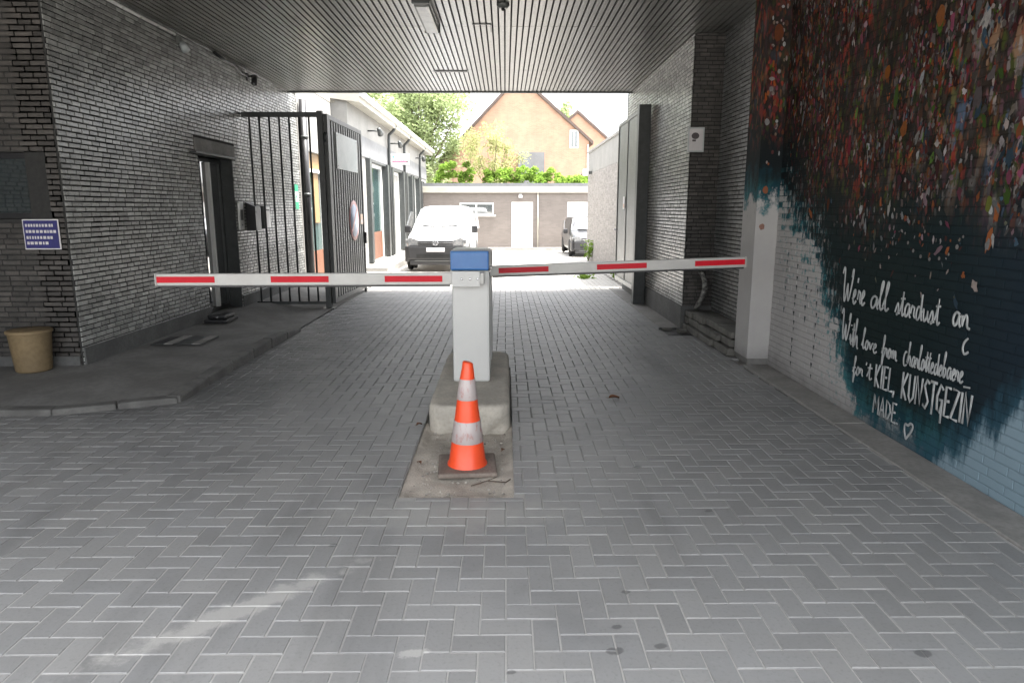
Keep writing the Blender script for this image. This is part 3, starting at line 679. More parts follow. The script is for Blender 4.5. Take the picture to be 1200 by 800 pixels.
for yy in (-.72, .72):
    for zz in (.05, .57): B().lathe([(.012, 0), (.01, .004)], 'chrome', 10).build('screw', ws).matrix_local = Matrix.Translation((.012, yy, zz)) @ Matrix.Rotation(math.pi/2, 4, 'Y')
rs = ongate('round_sign', 'round faded no parking sign with red rim on the open gate leaf', 'sign', 1.62, 1.5)
def disc(r, t, m): 
    b = B(); b.lathe([(r, 0), (r, t)], m, 36); return b
def face(o, x_): o.matrix_local = Matrix.Translation((x_, 0, 0)) @ Matrix.Rotation(math.pi/2, 4, 'Y'); return o
face(disc(.385, .006, 'sign_red').build('rim', rs), .0); face(disc(.31, .002, 'sign_blue').build('face', rs), .0065)
sb = B().box(-.03, .03, -.31, .31, 0, .002, 'sign_red').build('slash', rs); sb.matrix_local = Matrix.Translation((.009, 0, 0)) @ Matrix.Rotation(R_(45), 4, 'X') @ Matrix.Rotation(math.pi/2, 4, 'Y')
stk = ongate('sticker', 'small orange and white sticker low on the gate beside the round sign', 'sticker', 2.28, 1.42)
B().box(0, .003, -.1, .1, 0, .2, 'sticker').build('paper', stk); B().box(.0032, .0045, -.07, .07, .03, .09, 'paper').build('white_field', stk)

# ------------------------------------------------------------------ right side
XR = 2.58
rw = thing('brick_wall', 'grey glazed brick wall on the right behind the right gate leaf', 'wall', (XR, 9.84, 0))
b = B(); brick_panel(b, (0, 5.0, 0), (0, -1, 0), (-1, 0, 0), 5.0, CEIL, 'glaze', 'mortar', v0=.0, core=.2, seed=12)
brick_panel(b, (.009, -.001, 0), (1, 0, 0), (0, -1, 0), .47, CEIL, 'brown_brick', 'mortar', v0=0, core=.1, seed=13); b.build('brickwork', rw)
B().box(-.03, -.012, -.03, 5.0, 0, .34, 'plinth', bev=.005).box(-.0115, .42, -.03, -.013, 0, .34, 'plinth', bev=.005).build('plinth', rw)
nw = thing('brick_wall', 'recessed grey brick wall of the niche with teal overspray', 'wall', (3.0, 7.9, 0))
b = B(); brick_panel(b, (0, 1.93, 0), (0, -1, 0), (-1, 0, 0), 1.93, CEIL, 'niche_brick', 'mortar', core=.3, seed=14); b.build('brickwork', nw)
lg = thing('stone_ledge', 'low ledge of rough stacked stone slabs in the niche', 'ledge', (2.8, 8.9, 0))
b = B()
for lvl, (z0, z1) in enumerate(((0, .1), (.105, .2), (.205, .3))):
    y = -.98
    while y < .85:
        L = rnd.uniform(.3, .6); y1 = min(y+L, .9)
        xo = -.20+.06*lvl*.4+rnd.uniform(-.025, .03)+(-.07*(y+.5)*.5)
        b.box(xo, .17, y, y1-.012, z0+rnd.uniform(0, .01), z1+rnd.uniform(-.015, .004), 'stone', bev=.014); y = y1
b.build('slabs', lg)
hz = tag(B().tube([(2.74, 9.72, .30), (2.755, 9.66, .38), (2.78, 9.56, .50), (2.80, 9.52, .62), (2.80, 9.56, .74), (2.78, 9.62, .82), (2.76, 9.68, .845)], [.03, .035, .034, .036, .034, .032, .026], 'hose', 10).build('hose'), 'mottled length of old hose standing on the stone ledge', 'hose')
nt_ = thing('notice', 'framed white paper notice on the brick pier on the right', 'notice', (2.65, 9.82, 2.5))
B().box(-.115, .115, -.008, 0, 0, .33, 'sign_grey', bev=.002).build('frame', nt_); B().box(-.095, .095, -.0105, -.0082, .02, .31, 'paper').build('sheet', nt_)
b = B(); b.add([(-.06+.09*math.cos(a)*.6+.05, -.0115, .215+.045*math.sin(a)) for a in [q*math.pi/6 for q in range(12)]], [tuple(range(12))], 'ink'); b.box(-.05, 0, -.0118, -.0107, .14, .165, 'ink'); b.build('print', nt_)
dh = thing('drain_grate', 'broken dark drain opening in the paving by the right pier', 'drain', (2.42, 9.48, .006))
B().box(-.17, .17, -.22, .22, 0, .006, 'black_plastic').build('pit', dh)
b = B()
for X, Y, r in ((-.1, .16, 8), (.06, -.05, 30), (.1, .12, -20)): 
    m_ = Matrix.Translation((X, Y, .02)) @ Matrix.Rotation(R_(r), 4, 'Z'); b.box(-.07, .07, -.03, .03, -.013, .02, 'stone', rot=m_, bev=.006)
b.build('rubble', dh); B().box(-.2, .12, .225, .26, 0, .03, 'steel_dark', bev=.004).build('frame_bar', dh)

rg_ = thing('metal_gate', 'open grey green sheet metal gate leaf folded against the right wall', 'gate', (2.36, 12.36, 0))
B().box(-.03, .18, -.001, .17, .0, 3.5, 'steel_dark', bev=.008).build('hinge_post', rg_)
B().box(.0, .05, .171, 2.25, .26, 3.42, 'steel_grey', bev=.003).build('panel', rg_)
b = B().box(-.02, -.001, .171, .23, .26, 3.42, 'steel_grey', bev=.003).box(-.02, -.001, 2.19, 2.25, .26, 3.42, 'steel_grey', bev=.003).box(-.02, -.001, .231, 2.189, 3.36, 3.42, 'steel_grey', bev=.003)
b.build('frame', rg_); B().box(-.025, -.001, .231, 2.189, .26, .34, 'alu', bev=.003).build('bottom_rail', rg_)
B().box(-.014, -.001, 1.15, 1.19, .341, 3.359, 'steel_grey', bev=.002).build('stiffener', rg_)
B().tube([(-.05, 2.2, 1.3), (-.05, 2.3, 1.3)], .018, 'chrome').tube([(-.05, 2.2, 1.3), (.0, 2.2, 1.3)], .012, 'chrome').build('handle', rg_)
rp = thing('gate_post', 'dark steel post at the courtyard end of the right wall', 'post', (2.66, 14.98, 0))
B().box(-.08, .1, -.08, .08, .012, CEIL+.04, 'steel_dark', bev=.008).build('shaft', rp); B().box(-.13, .15, -.12, .12, -.02, .011, 'concrete', bev=.006).build('foot', rp)
st2 = thing('sticker', 'pale rectangular label on the right gate leaf', 'sticker', (2.338, 13.72, 1.72))
B().box(0.0, .003, -.09, .09, 0, .24, 'paper').build('paper', st2); B().box(-.0015, -.0002, -.06, .06, .03, .1, 'sticker').build('print', st2)

# ------------------------------------------------------------------ mural
XM = 2.95
mw = thing('mural_wall', 'brick wall painted with a dark colour speckled mural, white cloud and hand lettering', 'mural', (XM, 3, 0))
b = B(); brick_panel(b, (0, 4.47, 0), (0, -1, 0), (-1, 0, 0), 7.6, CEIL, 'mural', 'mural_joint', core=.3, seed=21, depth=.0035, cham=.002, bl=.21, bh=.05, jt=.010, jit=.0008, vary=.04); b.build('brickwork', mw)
pl = B().box(-.24, .25, 4.471, 4.90, .07, CEIL, 'mural', bev=.006).build('pilaster', mw)
B().box(-.225, .24, 4.482, 4.89, 0, .069, 'concrete_dark', bev=.004).build('pilaster_foot', mw)

def daubs():
    b = B(); cols = []; rg = random.Random(5)
    warm = [(.16, .035, .03), (.11, .03, .03), (.26, .08, .03), (.09, .045, .03), (.17, .05, .075), (.07, .035, .025), (.16, .12, .09), (.20, .16, .15), (.09, .03, .03), (.25, .21, .20)]
    cool = [(.26, .25, .24), (.16, .135, .14), (.28, .19, .22), (.11, .11, .11), (.05, .09, .13), (.20, .05, .09), (.12, .13, .09), (.22, .19, .16), (.33, .30, .31)]
    green = [(.06, .12, .02), (.09, .16, .03), (.05, .07, .03)]
    pale = [(.30, .31, .31), (.22, .24, .25), (.32, .27, .25), (.28, .09, .03)]
    n = 0
    while n < 4300:
        Y = rg.uniform(.2, 4.46); zz = rg.uniform(.85, 4.0)
        dens = min(1, max(0, (zz-1.25)/1.1))**1.3+.035
        if Y > 3.4: dens *= max(.08, 1-(Y-3.4)*.35) if zz > 2.6 else max(.03, .5-(Y-3.4)*.5)
        if zz < 1.5 and Y > 2.6: dens *= .35
        dens *= max(.12, min(1.2, .62+1.9*mn.noise(Vector((Y*1.5, zz*1.5, 3.3)))))
        if rg.random() > dens: continue
        t = rg.random(); nearcool = max(0, min(1, (2.0-Y)/1.6))
        if zz < 1.75: c = rg.choice(pale+[(.10, .035, .03)] if t < .7 else cool)
        elif t < .07: c = rg.choice(green)
        elif t < .07+.62*(1-nearcool): c = rg.choice(warm)
        elif t < .93: c = rg.choice(cool)
        else: c = rg.choice(pale)
        s = rg.uniform(.6, 1.25)*(1.25 if t > .95 else 1)*(1.25 if Y < 1.6 else 1.)
        s *= min(2.2, rg.lognormvariate(-.15, .4)); h, w2 = .026*s*rg.uniform(.6, 1.5), .011*s*rg.uniform(.7, 1.6); an = rg.gauss(0, .35)
        ca, sa = math.cos(an), math.sin(an); x_ = -.0125-rg.random()*.002
        pts = [(math.cos(q)*w2*rg.uniform(.45, 1.3), math.sin(q)*h*rg.uniform(.5, 1.25)) for q in [k*math.pi/5.5 for k in range(11)]]
        b.add([(x_, Y+p*ca-q*sa, zz+p*sa+q*ca) for p, q in pts], [tuple(range(11))], 'daub'); dm = rg.choice((.28, .4, .5, .6, 1.05)) if zz > 1.7 else rg.choice((.5, .8)); cols.append(tuple(q*dm for q in c)); n += 1
    # flecks on the pillar's two painted faces
    for q in range(95):
        zz = rg.uniform(1.95, 4.0) if q < 88 else rg.uniform(1.5, 1.95); dens = max(.1, (zz-2)/2)
        if rg.random() > dens: continue
        c = rg.choice(warm+pale[:2]); w2, h = rg.uniform(.008, .018), rg.uniform(.012, .028)
        X = rg.uniform(-.215, -.03)
        b.add([(X+w2*math.cos(a), 4.4695, zz+h*math.sin(a)) for a in [k*math.pi/4 for k in range(8)]], [tuple(range(8))], 'daub'); cols.append(c)
    for X, zz, w2, h, c in ((-.16, 1.92, .03, .045, (0.225, 0.085, 0.045)), (-.17, 1.53, .032, .035, (0.25, 0.14, 0.11)), (-.13, 3.5, .05, .09, (0.11, 0.035, 0.015)), (-.17, 3.05, .03, .02, (0.2, 0.19, 0.18)), (-.1, 3.12, .02, .025, (0.2, 0.19, 0.18)), (-.17, 2.95, .025, .03, (0.175, 0.165, 0.165)), (-.19, 2.62, .028, .035, (0.2, 0.2, 0.2)), (-.12, 2.75, .03, .04, (0.1, 0.025, 0.025))):
        b.add([(X+w2*math.cos(a)*rg.uniform(.8, 1.1), 4.4694, zz+h*math.sin(a)*rg.uniform(.8, 1.1)) for a in [k*math.pi/5 for k in range(10)]], [tuple(range(10))], 'daub'); cols.append(c)
    # dripping arrow marks below the cloud's edge
    for Y0, z0, z1, c in ((3.846, 1.15, .15, (.03, .04, .045)), (3.36, .95, .12, (.04, .05, .055)), (4.1, 1.25, .65, (.10, .14, .15)), (3.6, 1.05, .6, (.03, .05, .06))):
        zz = z0
        while zz > z1:
            w2 = rg.uniform(.012, .02); h = rg.uniform(.022, .035); y_ = Y0+rg.uniform(-.012, .012)+(z0-zz)*-.0
            b.add([(-.0135, y_-w2, zz+h), (-.0135, y_+w2, zz+h), (-.0135, y_, zz-h)], [(0, 1, 2)], 'daub'); cols.append(c); zz -= rg.uniform(.07, .12)
    # arc of pale dots and a few larger blots
    for q in range(9):
        a = math.pi*(1.1+.8*q/8); y_ = 1.72+.34*-math.cos(a); zz = 1.62+.24*math.sin(a); r = rg.uniform(.009, .018)
        b.add([(-.0136, y_+r*math.cos(k), zz+r*math.sin(k)) for k in [j*math.pi/4 for j in range(8)]], [tuple(range(8))], 'daub'); cols.append((0.17, 0.165, 0.16))
    for y_, zz, r, hgt, c in ((1.9, 2.95, .035, .07, (.10, .2, .03)), (2.35, 2.55, .03, .10, (.08, .15, .03)), (1.05, 2.75, .03, .06, (.15, .26, .05)), (2.5, 2.75, .045, .06, (.36, .12, .02)), (2.2, 2.3, .045, .06, (.36, .12, .03)), (1.9, 3.0, .05, .07, (.36, .13, .04)), (3.0, 2.25, .03, .10, (.28, .03, .05)), (1.2, 1.75, .03, .05, (.18, .2, .04))):
        x_ = -.0138-rg.random()*.002
        b.add([(x_, y_+r*math.cos(k)*rg.uniform(.7, 1.2), zz+hgt*math.sin(k)*rg.uniform(.8, 1.1)) for k in [j*math.pi/5 for j in range(10)]], [tuple(range(10))], 'daub'); cols.append(tuple(q*.5 for q in c))
    o = b.build('paint_flecks', mw, fix=False); ca = o.data.color_attributes.new('paint', 'FLOAT_COLOR', 'CORNER'); k = 0; buf = []
    for p_, c in zip(o.data.polygons, cols): buf += [*c, 1]*p_.loop_total
    ca.data.foreach_set('color', buf); o['kind'] = 'stuff'; return o
daubs()

# hand lettering: each glyph is (advance, strokes); x-height 1, ascender 2.1, descender -1
G = {
 'a': (.95, [[(.75, .85), (.45, 1), (.15, .7), (.12, .25), (.35, 0), (.62, .3), (.76, .95), (.74, .25), (.95, .05)]]),
 'b': (.85, [[(-.05, .3), (.25, 1.3), (.4, 2), (.25, 2.1), (.15, 1.5), (.15, .2), (.4, 0), (.65, .35), (.6, .8), (.35, .8)]]),
 'c': (.75, [[(.65, .85), (.4, 1), (.12, .65), (.15, .2), (.4, 0), (.75, .2)]]),
 'C': (.95, [[(.75, 1.15), (.4, 1.25), (.1, .8), (.1, .2), (.4, -.1), (.9, .1)]]),
 'd': (.95, [[(.7, .8), (.4, 1), (.12, .65), (.15, .15), (.4, 0), (.65, .35), (.72, 1.2), (.74, 2.05), (.74, .3), (.95, .05)]]),
 'e': (.75, [[(.0, .35), (.45, .55), (.6, .8), (.4, 1), (.15, .7), (.15, .2), (.4, 0), (.75, .25)]]),
 'f': (.65, [[(0, .3), (.35, 1.2), (.5, 1.9), (.35, 2.2), (.25, 1.6), (.22, .3), (.18, -.8), (.3, -.9), (.35, -.2), (.65, .4)], [(.02, .75), (.5, .85)]]),
 'h': (.95, [[(-.05, .3), (.25, 1.4), (.4, 2.1), (.22, 2.1), (.16, 1.3), (.14, 0), (.2, .6), (.5, 1), (.68, .7), (.68, .15), (.95, .1)]]),
 'i': (.5, [[(0, .35), (.2, .95), (.2, .2), (.5, .1)], [(.22, 1.4), (.24, 1.5)]]),
 'l': (.55, [[(-.1, .3), (.25, 1.3), (.42, 2.0), (.25, 2.15), (.14, 1.5), (.14, .25), (.3, 0), (.55, .25)]]),
 'm': (1.3, [[(0, .7), (.12, .95), (.12, 0), (.2, .7), (.42, 1), (.52, .7), (.52, 0), (.6, .7), (.85, 1), (.95, .7), (.95, .15), (1.3, .1)]]),
 'n': (.95, [[(0, .7), (.14, .95), (.14, 0), (.22, .65), (.48, 1), (.62, .7), (.64, .15), (.95, .1)]]),
 'o': (.8, [[(.4, 1), (.12, .65), (.15, .15), (.38, 0), (.65, .35), (.6, .85), (.4, 1), (.55, .8), (.8, .8)]]),
 'r': (.65, [[(0, .35), (.15, 1.0), (.2, .8), (.5, .85), (.42, .3), (.65, .1)]]),
 's': (.65, [[(-.05, .2), (.3, 1.0), (.45, .45), (.35, .02), (.1, .08), (.65, .2)]]),
 't': (.6, [[(0, .3), (.3, 1.2), (.32, 1.95), (.3, .3), (.42, 0), (.65, .25)], [(.05, 1.2), (.6, 1.25)]]),
 'u': (.95, [[(0, .6), (.15, .95), (.15, .3), (.35, 0), (.62, .4), (.66, .95), (.66, .25), (.95, .05)]]),
 'v': (.8, [[(0, .6), (.12, 1), (.3, .02), (.6, .9), (.8, .85)]]),
 'W': (2.2, [[(-.1, 1.9), (.1, 2.35), (.35, 2.2), (.35, 1), (.55, 0), (.8, .3), (1.1, 1.6), (1.2, .3), (1.45, .1), (1.85, 1.2), (2.1, 2.2), (1.9, 2.2), (1.8, 1.7)]]),
 "'": (.25, [[(.1, 1.7), (.05, 1.4)]]), '_': (1, [[(0, 0), (1, .05)]]),
 'K': (.72, [[(.08, 1), (.1, 0)], [(.55, 1), (.12, .45), (.6, 0)]]), 'I': (.3, [[(.12, 1), (.14, 0)]]),
 'E': (.62, [[(.52, .98), (.1, 1), (.1, 0), (.56, .02)], [(.1, .52), (.45, .54)]]), 'L': (.62, [[(.1, 1), (.1, 0), (.6, .02)]]),
 'U': (.75, [[(.08, 1), (.1, .2), (.32, 0), (.58, .2), (.6, 1)]]), 'N': (.75, [[(.08, 0), (.1, 1), (.58, .02), (.6, 1)]]),
 'S': (.65, [[(.55, .9), (.32, 1), (.1, .78), (.32, .52), (.55, .28), (.34, 0), (.08, .1)]]), 'T': (.62, [[(0, 1), (.6, 1)], [(.3, 1), (.32, -.12)]]),
 'G': (.72, [[(.58, .85), (.35, 1), (.08, .6), (.15, .12), (.4, .05), (.55, .3), (.55, .5), (.3, .48)], [(.55, .5), (.57, -.3)]]),
 'Z': (.7, [[(.06, 1), (.58, .98), (.08, .02), (.66, 0)]]), 'M': (.85, [[(.08, 0), (.14, 1), (.4, .3), (.66, 1), (.72, 0)]]),
 'A': (.7, [[(.04, 0), (.3, 1), (.6, 0)], [(.12, .36), (.5, .36)]]), 'D': (.7, [[(.1, 0), (.1, 1), (.45, .8), (.58, .45), (.4, .1), (.1, 0)]]),
 ',': (.3, [[(.15, .08), (.08, -.2)]]), '.': (.3, [[(.1, .03), (.14, .06)]]), ' ': (.5, []),
 '<': (1, [[(.35, 0), (.1, .6), (.15, .95), (.45, .8), (.65, .98), (.95, .85), (.85, .5), (.35, 0)]]),
}
def smooth(pts, it=2):
    for _ in range(it):
        o = [pts[0]]
        for a, c in zip(pts[:-1], pts[1:]): o += [(a[0]*.75+c[0]*.25, a[1]*.75+c[1]*.25), (a[0]*.25+c[0]*.75, a[1]*.25+c[1]*.75)]
        pts = o+[pts[-1]]
    return pts
def word(b, text, Y0, z0, Y1, z1, h, r, caps=False):
    W_ = sum(G[c][0] for c in text); sx = (Y0-Y1)/W_; u = 0
    for c in text:
        for st in G[c][1]:
            pts = [(u+p, q) for p, q in st]
            if not caps: pts = smooth(pts, 2)
            P = [(-.0145, Y0-3-sx*p, z0+(z1-z0)*p/W_+h*q) for p, q in pts]
            b.tube(P, r*1.22, 'lettering', 6, flat=.35)
        u += G[c][0]
lt = B()
word(lt, "We're", 5.895, .922, 5.508, .939, .132, .0085); word(lt, 'all', 5.428, .936, 5.155, .946, .108, .0085)
word(lt, 'stardust', 5.060, .940, 4.534, .942, .107, .0075); word(lt, 'an', 4.405, .970, 4.225, .964, .098, .0085)
lt.tube([(-.0145, y-3, zz) for y, zz in smooth([(4.226, .915), (4.262, .882), (4.268, .837), (4.245, .803), (4.209, .83)], 2)], .009, 'lettering', 6, flat=.35)
lt.build('lettering', mw)
lt = B(); word(lt, 'With', 5.850, .604, 5.548, .567, .118, .0085); word(lt, 'love', 5.483, .595, 5.259, .592, .083, .007); word(lt, 'from', 5.185, .595, 4.972, .595, .079, .0075)
word(lt, 'Charlottedebaere', 4.893, .593, 4.226, .616, .085, .0062); word(lt, '_', 4.211, .603, 4.151, .608, .06, .006)
lt.build('lettering', mw)
lt = B(); word(lt, 'for', 5.592, .351, 5.426, .363, .075, .007); word(lt, "'t", 5.395, .362, 5.293, .368, .08, .007)
word(lt, 'KIEL,', 5.248, .334, 4.951, .359, .181, .0095, True); word(lt, 'KUNSTGEZIN', 4.878, .342, 4.105, .370, .20, .0095, True); lt.build('lettering', mw)
lt = B(); word(lt, 'MADE.', 5.234, .126, 4.862, .136, .148, .0085, True); lt.build('lettering', mw)
lt = B(); word(lt, '<', 4.800, .055, 4.675, .085, .125, .0085); lt.build('painted_heart', mw)

# ------------------------------------------------------------------ island, barriers, cone
pd = thing('concrete_island', 'chipped concrete island carrying the two barrier cabinets', 'island', (-.29, 6.2, 0))
def island():
    b = B(); a, c, r = .322, 1.06, .13; base = []
    for cx, cy, a0 in ((a-r, c-r, 0), (-a+r, c-r, 90), (-a+r, -c+r, 180), (a-r, -c+r, 270)):
        for k in range(9): base.append((cx+r*math.cos(R_(a0+k*11.25)), cy+r*math.sin(R_(a0+k*11.25))))
    P = []
    for p, q in zip(base, base[1:]+base[:1]):
        L = math.dist(p, q); m_ = max(1, int(L/.03)); P += [(p[0]+(q[0]-p[0])*t/m_, p[1]+(q[1]-p[1])*t/m_) for t in range(m_)]
    rings = [(-.06, 0), (.0, 0), (.03, 0), (.06, 0), (.09, 0), (.12, 0), (.15, 0), (.18, .003), (.198, .010), (.209, .024), (.212, .05), (.212, .12), (.212, .2), (.212, .30)]
    n = len(P); vs = []
    for zz, ins in rings:
        for X, Y in P:
            L = math.hypot(X/.32, (abs(Y)-.74)/.32) if abs(Y) > .74 else abs(X)/.32
            sx = 1-ins/.322; X1 = X*sx; Y1 = math.copysign(max(0, abs(Y)-ins), Y)
            w_ = Vector((X1*6, Y1*6, zz*6)); d = .010*mn.noise(w_)+.006*mn.noise(w_*3.1)
            if zz < .2:
                er = max(0, .14-zz)/.14*max(0, min(1, (-Y-.9)/.1))*(.02+.05*max(0, mn.noise(Vector((X*7, zz*9, 4.)))+.15)); k_ = 1-(er*1.2-d)/.32
                X1 *= k_ if er == 0 else 1-er*.4; Y1 += er-d*.8 if Y < -.9 else 0; z1 = zz
            else: z1 = zz+d*.35
            vs.append((X1, Y1, z1))
    fs = [(i*n+j, i*n+(j+1) % n, (i+1)*n+(j+1) % n, (i+1)*n+j) for i in range(len(rings)-1) for j in range(n)]+[tuple((len(rings)-1)*n+j for j in range(n))]
    b.add(vs, fs, mat('pale island concrete', (.50, .46, .395), (.38, .355, .31), .9, 4, .5), True)
    return b
_isl = island()
o = _isl.build('body', pd)

def barrier(label, y, boom_dir, tilt, boom_y, plate, zp):
    t = thing('barrier', label, 'barrier', (-.30, y, .212))
    B().box(-.163, .163, 0, .33, 0, .985, 'cabinet', bev=.022).build('cabinet', t)
    B().box(-.20, .20, -.03, .36, -.02, .006, 'cabinet', bev=.004).build('base_plate', t) if False else None
    cp = B().box(-.170, .170, -.003, .333, .987, 1.170, 'cabinet', bev=.035).build('hood', t)
    fy = (-.034, -.0035) if plate else (.3335, .364)
    B().box(-.172, .160, *fy, .990, 1.158, 'blue_cap', bev=.015).build('hood_front', cp)
    B().box(-.176, .176, -.012, .342, .975, .986, 'alu', bev=.004).build('collar', t)
    B().box(.1632, .166, .06, .28, .12, .8, 'cabinet', bev=.001).build('service_door', t)
    bo = bpy.data.objects.new('boom', None)
    def seg(x0, x1, z0, z1, y0, y1, m, bev=0.): return B().box(min(x0, x1), max(x0, x1), y0, y1, z0, z1, m, bev=bev)
    s = boom_dir; L = 2.66
    bm_ = seg(s*-.12, s*L, -.05, .052, -.028, .028, 'alu', .008).build('boom', t)
    bm_.matrix_local = Matrix.Translation((0, boom_y, zp)) @ Matrix.Rotation(-tilt*s, 4, 'Y')
    for k in range(3):
        a = L-.005-.49-k*.965
        B().box(min(s*a, s*(a+.49)), max(s*a, s*(a+.49)), -.0305, -.0284, -.024, .028, 'red_film').build('red_stripe', bm_)
    seg(s*.17, s*(L-.01), -.066, -.0505, -.02, .02, 'black_plastic', .003).build('rubber_edge', bm_)
    seg(s*L+s*.0005, s*(L+.012), -.052, .054, -.03, .03, 'alu', .003).build('end_cap', bm_)
    if plate:
        pl_ = B().box(-.155, .085, boom_y-.042, boom_y-.0295, zp-.068, zp+.066, 'cabinet', bev=.006).build('bracket_plate', t)
        for xx in (-.07, 0, .065): B().lathe([(.009, 0), (.009, .006), (.005, .008)], 'chrome', 10).build('bolt', pl_).matrix_local = Matrix.Translation((xx, boom_y-.042, zp)) @ Matrix.Rotation(math.pi/2, 4, 'X')
    B().tube([(0, boom_y+.02, zp), (0, .0, zp)], .045, 'steel_dark').build('boom_axle', t)
    return t
barrier('white barrier cabinet with blue hood, its striped boom reaching left', 5.9, -1, R_(-.15), -.065, True, .925)
rb_ = barrier('rear barrier cabinet hidden behind the front one, its striped boom reaching right', 6.80, 1, R_(2.0), -.065, False, .965)
rb_.location.z = .152

cn = thing('traffic_cone', 'orange traffic cone with two scuffed white bands on worn rubber base', 'cone', (-.262, 4.43, -.018), R_(4))
b = B().box(-.198, .198, -.19, .19, .0, .036, 'rubber_base', bev=.016); b.build('base', cn).rotation_euler = (R_(.6), R_(-.5), 0)
def rad(z_): return .128-.094*(z_-.03)/.72
prof = [(.138, .030), (.134, .045)]+[(rad(z_), z_) for z_ in (.06, .195, .197, .345, .347, .49, .492, .63, .632, .70, .745)]+[(.028, .752)]
co = autosm(B().lathe(prof, 'orange_cone', 40).build('body', cn), 50)
for q in co.data.vertices:
    if q.co.z > .69: q.co.z -= .018*(1+q.co.x/.04)*.5; q.co.x += .004
for z0, z1 in ((.197, .345), (.49, .63)):
    B().lathe([(rad(z0)+.0015, z0), (rad(z0)+.003, z0+.002), (rad(z1)+.003, z1-.002), (rad(z1)+.0015, z1)], 'band', 40).build('reflective_band', cn)
cn.rotation_euler.y = R_(.6)

# litter
def leaf(label, x_, y_, z_, s, rz):
    b = B(); n = 7; vs = []
    for i in range(n):
        t = i/(n-1); w2 = s*.42*math.sin(math.pi*min(1, t*1.02))**.8+.001
        for k in (-1, 0, 1): vs.append(((t-.5)*s*1.6, k*w2, .012*abs(k)*s/.05+.010*math.sin(3*t)+.002))
    b.add(vs, [(i*3+k, i*3+k+1, (i+1)*3+k+1, (i+1)*3+k) for i in range(n-1) for k in (0, 1)], 'leaf_brown', True); b.tube([(-.8*s, 0, .003), (-1.2*s, .1*s, .006)], .0015, 'leaf_brown', 6)
    o = b.build('dry_leaf'); o.location = (x_, y_, z_); o.rotation_euler = (.1, .15, rz); return tag(o, label, 'leaf')
leaf('curled brown leaf on the paving right of the barrier', 1.0, 6.08, .004, .07, .4)
leaf('small dark dry leaf lying on soil right of the cone', -.02, 4.75, -.016, .035, 1.2)
leaf('dry leaf on the soil left of the cone', -.60, 4.5, -.014, .035, 2.2)
leaf('tiny dry leaf against the left edge of the concrete island', -.70, 5.3, .004, .04, .9)
tw = tag(B().tube([(-.22, 4.10, -.010), (-.12, 4.16, -.002), (.0, 4.15, -.008), (.03, 4.19, -.004)], .004, 'bark', 6).tube([(-.12, 4.16, -.002), (-.06, 4.21, .004)], .0025, 'bark', 6).build('twig'), 'thin forked twig on the soil in front of the cone', 'twig')

# ------------------------------------------------------------------ courtyard: low building on the left
XB = -4.0
lb = thing('low_building', 'long single storey grey building with cream eave on the courtyard left', 'building', (XB, 15.1, 0))
def facade(b, x0, x1, y0, y1, z0, z1, holes, m):
    ysl = sorted({y0, y1, *[h[0] for h in holes], *[h[1] for h in holes]})
    for a, c in zip(ysl[:-1], ysl[1:]):
        segs = [(z0, z1)]
        for h in holes:
            if h[0] < (a+c)/2 < h[1]: segs = [q for s0, s1 in segs for q in ((s0, min(s1, h[2])), (max(s0, h[3]), s1)) if q[1]-q[0] > 1e-4]
        for s0, s1 in segs: b.box(x0, x1, a, c, s0, s1, m)
near = [(.35, 2.0, .12, 3.0)]
far = [(5.1, 8.4, .15, 3.15), (9.1, 12.0, .15, 3.12), (12.7, 14.4, .15, 3.1), (14.7, 16.9, .15, 3.1), (17.6, 18.6, .15, 3.0)]
b = B(); facade(b, -.7, -.4, .0, 3.0, -.02, 4.35, near, 'render_grey'); facade(b, -.3, 0, 3.001, 20.4, -.3, 4.45, far, 'render_grey'); b.box(-.7, -.301, 3.001, 3.2, -.2, 4.35, 'render_grey'); b.box(-5, -.302, 20.1, 20.4, -.3, 4.45, 'render_grey'); b.build('wall', lb)
b = B()
for a, c in ((3.0, 5.08), (8.42, 9.08), (12.02, 12.68), (14.42, 14.68), (16.92, 17.58)): pass
b.box(.002, .03, 3.002, 20.39, 3.17, 3.72, 'render_mid'); b.build('fascia_band', lb)
b = B(); b.prism([(-.4, 4.452), (.28, 4.36), (.34, 4.36), (.34, 4.60), (-6, 4.75), (-6, 4.50)], 'y', 2.9, 20.6, 'cream'); b.build('eave', lb)
B().box(.342, .44, 2.9, 20.65, 4.50, 4.62, 'white_paint', bev=.02).build('gutter', lb)
B().box(-5, -.39, -.05, 2.9, 4.352, 4.5, 'cream').build('roof', lb)
def shopfront(y0, y1, z0, z1, x_, kind):
    fr = B(); f_ = fr.box(x_-.25, x_+.16, y0+.001, y0+.28, z0, z1-.001, 'steel_dark').box(x_-.25, x_+.16, y1-.28, y1-.001, z0, z1-.001, 'steel_dark').box(x_-.25, x_+.10, y0+.2795, y1-.2795, z1-.06, z1-.0015, 'steel_dark').build('window' if kind != 'door' else 'door', lb)
    B().box(x_-.16, x_-.04, y0+.281, y0+.40, z0, z1-.062, 'white_paint').box(x_-.16, x_-.04, y1-.40, y1-.281, z0, z1-.062, 'white_paint').box(x_-.16, x_-.04, y0+.401, y1-.401, z1-.17, z1-.062, 'white_paint').build('frame', f_)
    if kind == 'door': B().box(x_-.12, x_-.06, y0+.401, y1-.401, z0, z1-.171, 'render_grey').build('leaf', f_)
    else:
        B().box(x_-.12, x_-.09, y0+.401, y1-.401, z0+.86, z1-.171, 'shop_glass').build('pane', f_)
        B().box(x_-.13, x_-.07, y0+.401, y1-.401, z0, z0+.855, 'orange_panel' if kind == 'panel' else 'render_mid').build('panel', f_)
for h, kd in zip(far, ('panel', 'door', 'plain', 'plain', 'plain')): shopfront(*h, -.03, kd)
